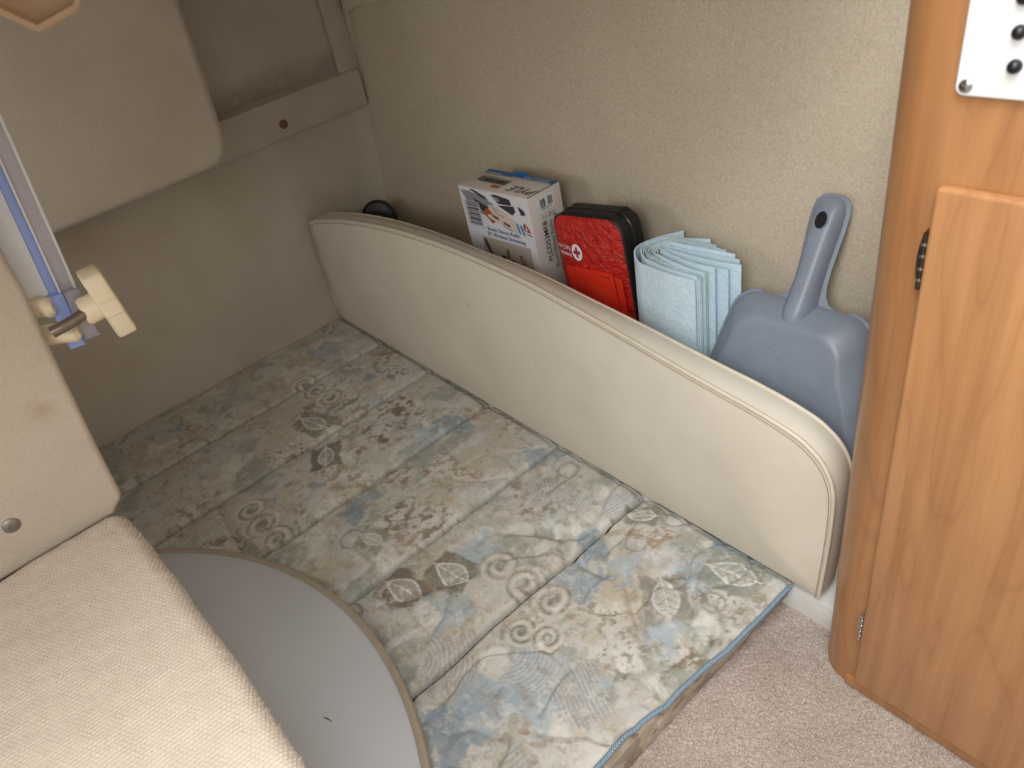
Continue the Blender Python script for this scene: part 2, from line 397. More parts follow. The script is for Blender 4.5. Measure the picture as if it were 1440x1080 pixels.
# padded box under the ceiling at the far wall
bx = -1.60; s = bx / -1.79
def on(yz): return Vector((bx, yz[0] * s, 1 + (yz[1] - 1) * s))
poly = [on((-0.75, 0.468)), on((0.16, 0.492)), on((0.40, 0.494)), on((0.515, 0.496)), on((0.545, 0.500)), on((0.567, 0.514)), on((0.579, 0.535)), on((0.586, 0.57)), on((0.594, 0.68)), on((0.606, 0.86)), on((0.610, 1.05)), on((-0.75, 1.05))]
V, F = prism_vf(poly, (-1, 0, 0), 0.165, 0.018, 4)
box_t = obj('overhead_box', V, F, MAT['liner']); tag(box_t, 'large fabric covered box with rounded corner hanging from ceiling at far wall', 'box')

# ================================================================== step and panel by the camera
TZ = 0.40                                     # height of the step
st = thing('carpeted_step', 'cream woven carpet step with rounded edge under the felt panel', 'step', (-0.55, -0.35, TZ - 0.05))
step = 0.0012
def tread_edge(x): return -0.0075 + 0.004 * np.sin(x * 9) - 0.010 * np.clip((-0.84 - x) / 0.08, 0, 1) ** 2
xs = np.arange(-0.926, -0.26, step); us = np.r_[np.linspace(-1.24, -0.31, 12), np.arange(-0.305, 0.050, step)]
U, X = np.meshgrid(us, xs); r = 0.016
E_ = tread_edge(X)
flat = np.minimum(U, -r); ov = np.clip(U + r, 0, None); ang = np.clip(ov / r, 0, math.pi / 2); below = np.clip(ov - r * math.pi / 2, 0, None)
Yw = E_ + flat + r * np.sin(ang); Zw = TZ - r + r * np.cos(ang) - below
pitch = 0.0046; ph = np.floor(X / pitch)
wv = np.abs(np.sin(math.pi * X / pitch)) ** 0.8 * (0.25 + 0.75 * np.abs(np.sin(math.pi * (U / pitch + 0.5 * (ph % 2)))) ** 0.8)
h = 0.0020 * wv + 0.0012 * fbm(X * 60, U * 60, 3, 9) + 0.003 * fbm(X * 12, U * 12, 2, 21)
h = np.where(U < -0.31, 0.001, h)
corner = np.clip((-0.895 - X) / 0.031, 0, 1) ** 2 * 0.014
Yw = Yw + h * np.sin(ang); Zw = Zw + h * np.cos(ang) - corner
np_obj('tread', np.c_[X.ravel(), Yw.ravel(), Zw.ravel()], grid_faces(*X.shape), MAT['weave'], st)
obj('underside', *box_vf(-0.926, -0.26, -1.24, -0.014, TZ - 0.055, TZ - 0.024, 0.004), MAT['liner'], st)
rf = random.Random(3); V = []; F = []
for k in range(420):                          # loose fibres along the rounded edge
    x = rf.uniform(-0.91, -0.28); y = float(tread_edge(np.array(x))) - 0.001; a = rf.uniform(0.1, 1.3); l = rf.uniform(0.002, 0.006)
    p = Vector((x, y - 0.006 + 0.006 * math.sin(a), TZ - 0.016 + 0.017 * math.cos(a))); q = p + Vector((rf.uniform(-0.7, 0.7), math.sin(a), math.cos(a))).normalized() * l
    i0 = len(V); d = Vector((0.00022, 0, 0)); V += [p - d, p + d, q + d * 0.4, q - d * 0.4, p + Vector((0, 0, 0.0003)), q + Vector((0, 0, 0.0003))]
    F += [[i0, i0 + 1, i0 + 2, i0 + 3], [i0, i0 + 4, i0 + 5, i0 + 3], [i0 + 1, i0 + 2, i0 + 5, i0 + 4]]
obj('loose_fibres', V, F, MAT['weave'], st, smooth=0)['kind'] = 'stuff'

PX = -0.930
pn = thing('felt_panel', 'pale beige felt covered panel standing on the back of the step', 'panel', (-0.94, -0.35, TZ))
edge = [(-0.024, 0.384), (-0.016, 0.392), (-0.007, 0.400), (-0.0035, 0.410), (-0.001, 0.436), (0.0036, 0.484), (0.012, 0.556), (0.0204, 0.628), (0.0294, 0.694), (0.0306, 0.724), (0.0318, 0.748), (0.0324, 0.796), (0.027, 1.055)]
poly = [Vector((PX, p.y, p.z)) for p in spline([Vector((PX, a, b)) for a, b in edge], 40)] + [Vector((PX, -1.24, 1.055)), Vector((PX, -1.24, 0.384))]
V, F = prism_vf(poly, (-1, 0, 0), 0.022, 0.008, 4)
obj('covering', V, F, MAT['felt'], pn, smooth=60)
V, F = lathe_vf([(0.0095, 0), (0.0095, 0.0018), (0.007, 0.0036), (0.0036, 0.004), (0.0034, 0.0024), (0, 0.0024)], (PX, -0.120, 0.447), (1, 0, 0), 20)
obj('screw', V, F, MAT['dull'], pn)

# ---- open portlight behind the panel
def glassy(name, rgb, trans, rough):
    t = NT(name); c = lin(rgb); n = t.noise(25)
    t.base(t.ramp(n, [(0.3, tuple(x * 0.95 for x in c[:3]) + (1,)), (0.7, c)])); t.set(Roughness=rough, Transmission_Weight=trans, IOR=1.45)
    return t.m
MAT['acrylic'] = glassy('clear_acrylic', (232, 230, 244), 0.75, 0.15)
def translucent(name, rgb, k):
    t = NT(name); c = lin(rgb); col = t.ramp(t.noise(25), [(0.3, tuple(x * 0.95 for x in c[:3]) + (1,)), (0.7, c)]); t.base(col); t.set(Roughness=0.25)
    tr = t.node('ShaderNodeBsdfTranslucent'); t.link(col, tr.inputs['Color']); mx = t.node('ShaderNodeMixShader'); mx.inputs[0].default_value = k
    t.link(t.b.outputs[0], mx.inputs[1]); t.link(tr.outputs[0], mx.inputs[2]); t.link(mx.outputs[0], t.n['Material Output'].inputs['Surface']); return t.m
MAT['acrylic_blue'] = translucent('blue_acrylic', (180, 202, 255), 0.4)
MAT['strip_white'] = translucent('white_strip_plastic', (248, 250, 252), 0.35)
WX = -0.962                                   # plane of the open pane
pl = thing('portlight', 'open clear acrylic window pane with blue tinted edge and ivory knobs', 'window', (WX, 0.04, 0.60))
A = Vector((WX, 0.0735, 0.637)); ax = Vector((0, 0.0206, 0.1807)).normalized(); inn = Vector((0, -ax.z, ax.y))
def bar(name, b0, b1, h0, h1, x0, x1, mat, bev=0.0015):
    poly = [A + ax * h0 + inn * b0, A + ax * h0 + inn * b1, A + ax * h1 + inn * b1, A + ax * h1 + inn * b0]
    poly = [p + Vector((x1, 0, 0)) for p in poly]; V, F = prism_vf(poly, (-1, 0, 0), x1 - x0, bev, 2)
    return obj(name, V, F, mat, pl)
bar('pane', 0.0, 0.0155, 0.030, 0.405, -0.014, 0.005, MAT['acrylic'])
bar('pane_edge', -0.0015, 0.0015, 0.030, 0.405, -0.014, 0.007, MAT['strip_white'], 0.0004)
bar('pane_edge', 0.0157, 0.0180, 0.030, 0.405, -0.014, 0.008, MAT['strip_white'], 0.0004)
bar('blue_strip', 0.0180, 0.0270, 0.030, 0.405, -0.012, 0.004, MAT['acrylic_blue'])
bar('daylight_strip', 0.0270, 0.0520, 0.014, 0.405, -0.016, 0.002, MAT['strip_white'])  # white strip stands in for bright daylight at the port opening
bar('gasket', 0.0520, 0.0560, 0.014, 0.405, -0.016, 0.004, MAT['black'])
# stepped foot of the pane
bar('pane_foot', -0.004, 0.014, -0.034, 0.030, -0.014, 0.012, MAT['acrylic'], 0.005)
bar('pane_foot', 0.014, 0.031, -0.040, 0.030, -0.014, 0.010, MAT['acrylic_blue'], 0.005)
# fork bracket, bolt and lobed knob
kx = WX + 0.022
def P_(y, z, x=kx): return Vector((x, y, z))
for (y0, z0, y1, z1) in ((0.006, 0.664, 0.040, 0.659), (0.014, 0.628, 0.050, 0.620)):
    V, F = tube_vf([P_(y0 - 0.02, z0 + 0.006, WX - 0.008), P_(y0, z0, WX - 0.006), P_(0.036, (z0 + z1) / 2, WX + 0.002), P_(y1 + 0.003, z1, WX + 0.012), P_(y1 + 0.006, z1, WX + 0.013)], [0.0125, 0.0125, 0.0125, 0.0115, 0.007], 16); obj('bracket', V, F, MAT['knob'], pl)
V, F = tube_vf([P_(0.030, 0.6405, kx + 0.012), P_(0.050, 0.6435, kx + 0.016), P_(0.100, 0.648, kx + 0.006)], 0.0068, 14); obj('bolt', V, F, MAT['steel'], pl)
kax = Vector((0.1, 0.99, 0.06)).normalized(); ku = Vector((0.12, 0, 1)); ku = (ku - kax * ku.dot(kax)).normalized(); kw = kax.cross(ku)
def lobed(name, c, th, mat):
    # two broad ears with a notch between them, like a wing knob
    half = [(0.012, 0.043), (0.016, 0.041), (0.0185, 0.030), (0.0185, 0.012), (0.0225, 0.009), (0.0225, -0.009), (0.0185, -0.012), (0.0185, -0.034), (0.014, -0.043), (0.004, -0.041), (0.0025, -0.018)]
    poly = [c + kw * a + ku * b for a, b in half] + [c - kw * a + ku * b for a, b in half[::-1]]
    V, F = prism_vf(poly, kax, th, 0.0035, 3); return obj(name, V, F, mat, pl, smooth=50)
kc = P_(0.086, 0.644, kx + 0.004)
V, F = lathe_vf([(0.015, 0), (0.017, 0.003), (0.016, 0.026)], kc - kax * 0.018, kax, 20); obj('knob_hub', V, F, MAT['knob'], pl)
lobed('knob', kc, 0.023, MAT['knob'])
# upper knob: an eight-sided cup
tc = Vector((-0.930, 0.182, 0.978)); ta = Vector((0.93, -0.2, 0.32)).normalized(); tu = Vector((0, 1, 0.2)); tu = (tu - ta * tu.dot(ta)).normalized(); tw = ta.cross(tu)
V = []; F = []
prof = [(0.036, -0.026), (0.053, -0.017), (0.056, 0.0), (0.0555, 0.0035), (0.0505, 0.0035), (0.047, -0.002), (0.043, -0.014), (0.0, -0.017)]
for r, h in prof:
    for k in range(8):
        a = 2 * math.pi * (k + 0.35) / 8; V.append(tc + ta * h + (tu * math.cos(a) + tw * math.sin(a)) * max(r, 1e-4) * (1.06 if k % 2 else 0.97))
for i in range(len(prof) - 1):
    for k in range(8): F.append([i * 8 + k, i * 8 + (k + 1) % 8, (i + 1) * 8 + (k + 1) % 8, (i + 1) * 8 + k])
F.append(list(range(8))[::-1]); obj('upper_knob', V, F, MAT['knob_top'], pl, smooth=20)
V, F = tube_vf([Vector((WX, 0.110, 0.975)), Vector((-0.962, 0.175, 0.982))], 0.007, 12); obj('upper_bolt', V, F, MAT['steel'], pl)

# ================================================================== mattress
SEAMS = [-1.575, -1.356, -1.138, -0.914, -0.687]
pipe = [(-0.384, 0.688), (-0.385, 0.608), (-0.388, 0.528), (-0.397, 0.477), (-0.400, 0.433), (-0.401, 0.403), (-0.408, 0.364), (-0.413, 0.333), (-0.410, 0.301), (-0.410, 0.276), (-0.40, 0.20), (-0.395, 0.0), (-0.395, -1.15)]
py = np.array([p[1] for p in pipe][::-1]); px = np.array([p[0] for p in pipe][::-1])
def front_x(y): return np.interp(y, py, px)
gs = 0.0021
ys = np.r_[np.linspace(-1.2, -0.08, 30), np.arange(-0.075, 0.6985, gs)]
L = 1.79 - 0.39; un = int(L / gs); u_top = np.linspace(0, 1, un)
side_n = 30
U, Y = np.meshgrid(u_top, ys, indexing='ij')
X = LX + 0.003 + U * (front_x(Y) - LX - 0.003)
seam_w = 0.004 * fbm(Y * 9, Y * 0 + 3.3, 2, 2)
ds = np.min(np.stack([np.abs(X - s_ - seam_w) for s_ in SEAMS]), 0)
Z = 0.007 * (1 - np.exp(-ds / 0.022)) - 0.013 * np.exp(-(ds / 0.0045) ** 2)
Z -= 0.0065
# pulls and wrinkles
Z += 0.0045 * fbm(X * 9, Y * 11, 3, 31)
rid = 1 - np.abs(fbm(X * 13 + Y * 5, Y * 9 - X * 6, 2, 41)); Z -= 0.006 * np.clip(rid - 0.86, 0, 1) / 0.14 * sstep(-1.2, -0.6, X)
def groove(a, b, w, d):
    a = np.array(a); b = np.array(b); ab = b - a; tt = np.clip(((X - a[0]) * ab[0] + (Y - a[1]) * ab[1]) / (ab @ ab), 0, 1)
    dd = np.hypot(X - a[0] - tt * ab[0], Y - a[1] - tt * ab[1]); return -d * np.exp(-(dd / w) ** 2) * (np.sin(math.pi * (tt * 0.9 + 0.05)))
for g_ in (((-1.40, 0.135), (-1.10, 0.105), 0.006, 0.010), ((-0.80, 0.49), (-0.70, 0.56), 0.010, 0.016), ((-0.83, 0.46), (-0.76, 0.53), 0.009, 0.010), ((-0.76, 0.545), (-0.69, 0.50), 0.009, 0.014),
           ((-0.69, 0.51), (-0.60, 0.52), 0.010, 0.012), ((-0.60, 0.545), (-0.47, 0.45), 0.008, 0.012), ((-0.86, 0.22), (-0.80, 0.37), 0.012, 0.010), ((-0.55, 0.56), (-0.50, 0.63), 0.010, 0.008), ((-0.50, 0.38), (-0.44, 0.45), 0.012, 0.008)):
    Z += groove(*g_)
ef = np.clip((front_x(Y) - X) / 0.012, 0, 1); Z -= 0.004 * (1 - ef) ** 2
eb = np.clip((0.692 - Y) / 0.012, 0, 1); Z -= 0.005 * (1 - eb) ** 2

# ---- printed tapestry pattern, painted per vertex
def C3(r, g, b): return np.array(lin((r, g, b))[:3])
cream, ivory, sand, blue, blue2, tan_, brown, sage, taupe, lilac = C3(204, 198, 184), C3(228, 224, 214), C3(196, 178, 150), C3(178, 190, 196), C3(146, 162, 172), C3(174, 150, 122), C3(136, 114, 90), C3(160, 164, 150), C3(150, 142, 126), C3(206, 203, 198)
n1 = fbm(X * 14, Y * 14, 4, 1); n2 = fbm(X * 9 + 5, Y * 9, 4, 2); fine = fbm(X * 150, Y * 150, 3, 3); mid = fbm(X * 55, Y * 55, 4, 4); mid2 = fbm(X * 85 + 9, Y * 70, 4, 8)
COL = np.broadcast_to(cream, X.shape + (3,)).copy()
def lay(mask, c):
    global COL
    m = np.clip(mask, 0, 1)[..., None]; COL = COL * (1 - m) + c * m
lay(sstep(0.05, 0.35, n1) * 0.8, lilac); lay(sstep(0.1, 0.3, n2) * 0.75, sage); lay(sstep(0.12, 0.3, -n2) * 0.55, sand); lay(sstep(0.2, 0.32, -n1) * 0.7, ivory)
def local(cx, cy, rot):
    c_, s_ = math.cos(rot), math.sin(rot); dx, dy = X - cx, Y - cy; return dx * c_ + dy * s_, -dx * s_ + dy * c_
def patch(cx, cy, hw, hh, rot, soft=0.006, ragged=0.02):
    a, b = local(cx, cy, rot); d = np.maximum(np.abs(a) - hw, np.abs(b) - hh) + ragged * mid * 0.8 + ragged * 0.4 * n1
    return sstep(soft, -soft, d), a, b
lace = sstep(-0.02, 0.12, mid2 + 0.5 * fine); streak = lambda a, f: 0.5 + 0.5 * np.sin(a * f + 3 * mid)
def brown_blot(cx, cy, hw, hh, rot, c=None):
    m, a, b = patch(cx, cy, hw, hh, rot, 0.012, 0.05); lay(m * (0.25 + 0.6 * lace), c if c is not None else tan_); lay(m * (1 - lace) * 0.55, ivory)
def blue_blot(cx, cy, hw, hh, rot, c=None):
    m, a, b = patch(cx, cy, hw, hh, rot, 0.008, 0.035); lay(m * 0.85, c if c is not None else blue); lay(m * sstep(0.25, 0.4, mid) * 0.4, ivory)
def comb(cx, cy, hw, hh, rot, f=900, c=None, arc=0.0):
    m, a, b = patch(cx, cy, hw, hh, rot, 0.006, 0.025); q = np.hypot(a + arc, b) if arc else a
    lay(m * 0.6, lilac); lay(m * sstep(0.35, 0.75, streak(q, f)) * 0.5, c if c is not None else taupe)
def leaf_square(cx, cy, hw, rot, bg_=None, big=False):
    m, a, b = patch(cx, cy, hw, hw * 0.8, rot, 0.003, 0.008); lay(m * 0.9, bg_ if bg_ is not None else taupe * 0.8 + sage * 0.2)
    l = hw * 0.85; tt = a / l; wdt = 0.42 * hw * np.clip(1 - tt ** 2, 0, 1) * (1 + 0.3 * tt)
    inside = sstep(0.002, -0.002, np.abs(b) - wdt) * (np.abs(tt) < 1)
    lay(inside * m * (0.35 + 0.3 * sstep(0.0, 0.3, mid)), ivory)
    edge_ = sstep(0.0026, 0.0012, np.abs(np.abs(b) - wdt)) * (np.abs(tt) < 1); lay(edge_ * m * 0.95, ivory)
    vein = sstep(0.002, 0.001, np.abs(b)) * (np.abs(tt) < 1.2); lay(vein * m, ivory)
    rib = sstep(0.75, 0.92, np.sin((a - np.abs(b) * 0.8) * (2 * math.pi / (hw * 0.3)))) * inside; lay(rib * m * 0.7, taupe)
def scroll(cx, cy, r, rot, n=3):
    for k in range(n):
        ox = (k - (n - 1) / 2) * r * 1.75; x0 = cx + ox * math.cos(rot); y0 = cy + ox * math.sin(rot)
        a, b = local(x0, y0, rot + (math.pi if k % 2 else 0)); rr = np.hypot(a, b); th = np.arctan2(b, a)
        disk = sstep(1.1 * r, 1.0 * r, rr); lay(disk * 0.75, sand * 0.6 + ivory * 0.4)
        sp_ = (rr / r - (th + math.pi) / (2 * math.pi) * 0.55) / 0.55; fr_ = np.abs(sp_ - np.round(sp_))
        lay(sstep(0.24, 0.1, fr_) * disk * (0.45 + 0.35 * lace), C3(122, 122, 108)); lay(sstep(0.36, 0.42, fr_) * disk * 0.6, ivory)
        lay(sstep(0.32 * r, 0.26 * r, rr) * 0.6, C3(114, 116, 104))
r2 = np.random.default_rng(5)
for k in range(26): blue_blot(r2.uniform(-1.79, -0.4), r2.uniform(-0.1, 0.7), r2.uniform(0.02, 0.045), r2.uniform(0.015, 0.04), r2.uniform(-0.3, 0.3), blue if k % 3 else blue2)
for k in range(30): comb(r2.uniform(-1.79, -0.4), r2.uniform(-0.1, 0.7), r2.uniform(0.02, 0.05), r2.uniform(0.015, 0.035), r2.uniform(-0.9, 0.9), r2.uniform(700, 1000), [taupe, sage, blue2][k % 3], 0.06 if k % 2 else 0.0)
for k in range(46): brown_blot(r2.uniform(-1.79, -0.4), r2.uniform(-0.1, 0.7), r2.uniform(0.02, 0.055), r2.uniform(0.015, 0.04), r2.uniform(-0.5, 0.5), [tan_, brown, taupe, tan_ * 0.5 + taupe * 0.5][k % 4])
for k in range(16):
    m, a, b = patch(r2.uniform(-1.79, -0.4), r2.uniform(-0.1, 0.7), r2.uniform(0.012, 0.03), r2.uniform(0.01, 0.02), r2.uniform(-0.3, 0.3), 0.003, 0.02); lay(m * 0.8, [ivory, sand, sage, blue2][k % 4])
# pieces that can be told apart in place
brown_blot(-0.625, 0.630, 0.05, 0.032, 0.2, tan_); brown_blot(-0.567, 0.463, 0.045, 0.03, 0.4, taupe * 0.5 + tan_ * 0.5); brown_blot(-0.50, 0.42, 0.03, 0.03, 0.2, taupe)
brown_blot(-0.97, 0.385, 0.06, 0.035, 0.1, brown); brown_blot(-1.281, 0.548, 0.06, 0.03, 0.1, brown); brown_blot(-1.02, 0.50, 0.05, 0.03, 0.3, tan_); brown_blot(-1.10, 0.43, 0.04, 0.03, 0.3, brown * 0.6 + tan_ * 0.4)
blue_blot(-0.639, 0.489, 0.040, 0.032, 0.1, blue2 * 0.75 + blue * 0.25); blue_blot(-0.52, 0.60, 0.03, 0.03, 0.1); blue_blot(-0.55, 0.30, 0.045, 0.05, 0.1); blue_blot(-0.60, 0.23, 0.04, 0.03, 0.2); blue_blot(-0.47, 0.50, 0.025, 0.03, 0); blue_blot(-1.14, 0.60, 0.035, 0.03, 0.2, blue2)
comb(-0.56, 0.33, 0.05, 0.04, 0.3, 820, blue2, 0.07); comb(-0.84, 0.60, 0.05, 0.03, 0.9, 850, taupe, 0.05); comb(-0.78, 0.62, 0.04, 0.03, 0.3, 900, sage); comb(-0.50, 0.34, 0.03, 0.05, 1.2, 950, taupe); comb(-0.69, 0.24, 0.04, 0.04, 0.8, 850, taupe, 0.06)
leaf_square(-0.462, 0.650, 0.047, 0.25, C3(148, 150, 138)); leaf_square(-0.821, 0.348, 0.045, 0.2, C3(128, 122, 104)); leaf_square(-0.513, 0.546, 0.047, -0.7, C3(150, 144, 132)); leaf_square(-0.86, 0.27, 0.045, 0.3, C3(134, 116, 96)); leaf_square(-1.00, 0.295, 0.030, 0.3, C3(150, 148, 128)); leaf_square(-1.42, 0.40, 0.045, 0.3, C3(140, 132, 116)); leaf_square(-1.29, 0.36, 0.04, -0.5, C3(120, 112, 98)); leaf_square(-0.655, 0.655, 0.03, 0.6, C3(140, 136, 120))
scroll(-0.705, 0.418, 0.034, 0.1); scroll(-1.214, 0.170, 0.034, 0.0); scroll(-1.53, 0.470, 0.032, 0.08); scroll(-0.94, 0.16, 0.030, 0.2); scroll(-0.62, 0.36, 0.026, 0.5, 2)
for (cx, cy, r_) in ((-1.03, 0.27, 0.022), (-0.84, 0.655, 0.02), (-0.62, 0.60, 0.018), (-0.45, 0.585, 0.018)):
    a, b = local(cx, cy, 0); rr = np.hypot(a, b); lay(sstep(0.004, 0.001, np.abs(rr - r_)) * 0.7, taupe); lay(sstep(r_ * 0.5, r_ * 0.4, rr) * 0.5, ivory)
brk = sstep(-0.1, 0.35, fbm(X * 38, Y * 38, 5, 77, 0.75)); lay(brk * 0.30, cream * 0.5 + lilac * 0.3 + sage * 0.2)
brk2 = sstep(0.15, 0.4, fbm(X * 70, Y * 60, 4, 93, 0.8)); lay(brk2 * 0.45, ivory); brk3 = sstep(0.12, 0.4, fbm(X * 50 + 3, Y * 64, 4, 95, 0.8)); lay(brk3 * 0.5, taupe * 0.6 + tan_ * 0.4)
COL = COL * 0.83
COL *= (1 + 0.14 * fine)[..., None] * (1 + 0.05 * mid)[..., None]
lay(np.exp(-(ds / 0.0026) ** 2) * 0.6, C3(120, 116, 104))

t = NT('tapestry_print'); at = t.node('ShaderNodeAttribute', attribute_name='print')
cc = t.mix(0.5, at.outputs['Color'], t.ramp(t.noise(500, 3, 0.7), [(0.3, (0.8, 0.8, 0.8, 1)), (0.7, (1.12, 1.12, 1.12, 1))]), 'MULTIPLY')
t.base(cc); t.set(Roughness=0.8, Sheen_Weight=0.1, Specular_IOR_Level=0.25); t.bump(t.noise(900, 3, 0.6), 0.3, 0.001); MAT['tapestry'] = t.m
mt = thing('berth_mattress', 'thin quilted mattress in blue, tan and cream tapestry print with blue piping', 'mattress', (-1.09, -0.25, FZ))
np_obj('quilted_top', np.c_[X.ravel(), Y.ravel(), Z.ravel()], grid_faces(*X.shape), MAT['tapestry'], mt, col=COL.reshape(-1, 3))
# sides share the print, darker brown in the weave at the front border
vz = np.linspace(0, 1, 24); VZ, Y2 = np.meshgrid(vz, ys, indexing='ij')
topz = np.interp(Y2, ys, Z[-1, :]); X2 = front_x(Y2) * (1 - VZ) + (-0.404) * VZ + 0.002 * np.sin(math.pi * VZ) + 0.002 * fbm(Y2 * 20, VZ * 4, 3, 6)
Z2 = topz * (1 - VZ) + (FZ + 0.001) * VZ
b1 = fbm(Y2 * 30, VZ * 2.2, 4, 12); b2 = fbm(Y2 * 60, VZ * 6, 4, 13)
SC = np.broadcast_to(C3(176, 158, 134), X2.shape + (3,)).copy()
for m, c in ((sstep(0.05, 0.3, b1), C3(128, 104, 82)), (sstep(0.1, 0.3, -b1), C3(196, 188, 170)), (sstep(0.22, 0.4, b2), C3(122, 106, 92)), (sstep(0.3, 0.45, -b2), C3(150, 158, 162))): SC = SC * (1 - m[..., None] * 0.8) + c * m[..., None] * 0.8
np_obj('front_border', np.c_[X2.ravel(), Y2.ravel(), Z2.ravel()], grid_faces(*X2.shape), MAT['tapestry'], mt, col=SC.reshape(-1, 3))
# back border and bottom
obj('underside', *box_vf(LX + 0.004, -0.405, -1.2, 0.688, FZ, -0.022, 0.003), simple('mattress_underside_cloth', (150, 140, 124), 0.9), mt)
yy = np.linspace(-0.2, 0.688, 240)
path = [Vector((float(front_x(y)) + 0.001, float(y), float(np.interp(y, ys, Z[-1, :])) + 0.003)) for y in yy]
t = NT('blue_cord'); wvn = t.node('ShaderNodeTexWave', bands_direction='DIAGONAL'); wvn.inputs['Scale'].default_value = 150; t.link(t.coord(), wvn.inputs['Vector'])
t.base(t.ramp(wvn.outputs['Fac'], [(0.2, lin((112, 136, 154))), (0.8, lin((146, 168, 184)))])); t.set(Roughness=0.7); t.bump(wvn.outputs['Fac'], 0.6, 0.002); MAT['cord'] = t.m
V, F = tube_vf(path, 0.0038, 10); obj('piping', V, F, MAT['cord'], mt)['label'] = 'blue corded piping along the front edge'
# stitched seam threads in the grooves
for s_ in SEAMS:
    yv = np.linspace(-0.06, 0.68, 150); sw = 0.004 * fbm(yv * 9, yv * 0 + 3.3, 2, 2); uu = (s_ + sw - LX - 0.003) / (front_x(yv) - LX - 0.003)
    ii = np.clip((uu * (un - 1)).round().astype(int), 0, un - 1); jj = np.clip(np.searchsorted(ys, yv), 0, len(ys) - 1)
    V, F = tube_vf([Vector((float(a), float(b), float(c_) + 0.0022)) for a, b, c_ in zip(s_ + sw, yv, Z[ii, jj])], 0.0019, 5); obj('seam', V, F, MAT['dark'], mt)

# ================================================================== round table top
tb = thing('round_tabletop', 'round grey laminate tabletop with taupe edge lying on the mattress', 'tabletop', (-0.829, -0.453, 0.011))
cx, cy, R = -0.829, -0.453, 0.632
V, F = lathe_vf([(0.0, 0.0), (R - 0.010, 0.0), (R - 0.010, 0.0265), (R - 0.0115, 0.0275), (0.0, 0.0275)], (cx, cy, 0.011), (0, 0, 1), 160); obj('top', V, F, MAT['grey_top'], tb)
ring = [(R - 0.0115, 0.001), (R - 0.0115, 0.0295), (R - 0.009, 0.0305), (R - 0.004, 0.0305), (R - 0.001, 0.029), (R, 0.026), (R + 0.0012, 0.016), (R, 0.003), (R - 0.003, 0.0), ]
V = []; F = []; N = 160; n = len(ring)
for k in range(N):
    a = 2 * math.pi * k / N
    for r_, h in ring: V.append((cx + r_ * math.cos(a), cy + r_ * math.sin(a), 0.011 + h))
for k in range(N):
    for j in range(n): F.append([k * n + j, k * n + (j + 1) % n, ((k + 1) % N) * n + (j + 1) % n, ((k + 1) % N) * n + j])
obj('edge_band', V, F, MAT['band'], tb)
V, F = tube_vf([Vector((-0.728, 0.0483, 0.0388)), Vector((-0.721, 0.0515, 0.0389)), Vector((-0.712, 0.0543, 0.0388))], [0.0003, 0.0008, 0.0004], 5); obj('scratch', V, F, MAT['black'], tb)

# ================================================================== bolster
bo = thing('bolster_cushion', 'long cream vinyl bolster with arched top standing along the mattress edge', 'cushion', (-1.06, 0.717, 0.0))
out = spline([(-1.782, 0, 0.03), (-1.772, 0, 0.16), (-1.757, 0, 0.285), (-1.735, 0, 0.306), (-1.687, 0, 0.320), (-1.566, 0, 0.347), (-1.44, 0, 0.367), (-1.308, 0, 0.381), (-1.20, 0, 0.387), (-1.109, 0, 0.388), (-0.945, 0, 0.382), (-0.807, 0, 0.366), (-0.685, 0, 0.348), (-0.60, 0, 0.334), (-0.527, 0, 0.323), (-0.46, 0, 0.314), (-0.413, 0, 0.305), (-0.380, 0, 0.294), (-0.352, 0, 0.272), (-0.336, 0, 0.238), (-0.332, 0, 0.19), (-0.334, 0, 0.10), (-0.339, 0, 0.008)], 120)
out = [Vector((p.x, 0, p.z)) for p in out]
Yf, Yk = 0.692, 0.7395
def back_drop(x, z): return float(np.interp(x, [-1.75, -1.4, -1.1, -0.8, -0.6, -0.5], [0.0, -0.009, -0.020, -0.013, -0.004, 0.0])) * min(1.0, max(0.0, z / 0.25))
bot = []
xl, xr = -1.786, -0.3405
for i, p in enumerate(out): bot.append(Vector((min(max(p.x, xl), xr), 0, 0.006)))
# front face: a disc-like mapping from the rim inwards
cxs = [max(min(p.x, -0.52), -1.60) for p in out]
rows = 14; V = []; F = []
full = out + [Vector((xr + (xl - xr) * k / 60, 0, 0.006)) for k in range(1, 60)]
N = len(full)
for j in range(rows):
    q = j / (rows - 1)
    for p in full:
        tx = max(min(p.x, -0.50), -1.62); tgt = Vector((tx, 0, 0.5 * np.interp(tx, [-1.62, -1.1, -0.5], [0.335, 0.388, 0.32])))
        c_ = p.lerp(tgt, q); e = 1 - (1 - q) ** 2.6
        V.append(Vector((c_.x, Yf - 0.001 - 0.013 * e + 0.0012 * math.sin(c_.x * 23 + c_.z * 14) * e, c_.z)))
for j in range(rows - 1):
    for k in range(N): F.append([j * N + k, j * N + (k + 1) % N, (j + 1) * N + (k + 1) % N, (j + 1) * N + k])
obj('front_panel', V, F, MAT['vinyl'], bo, smooth=80)
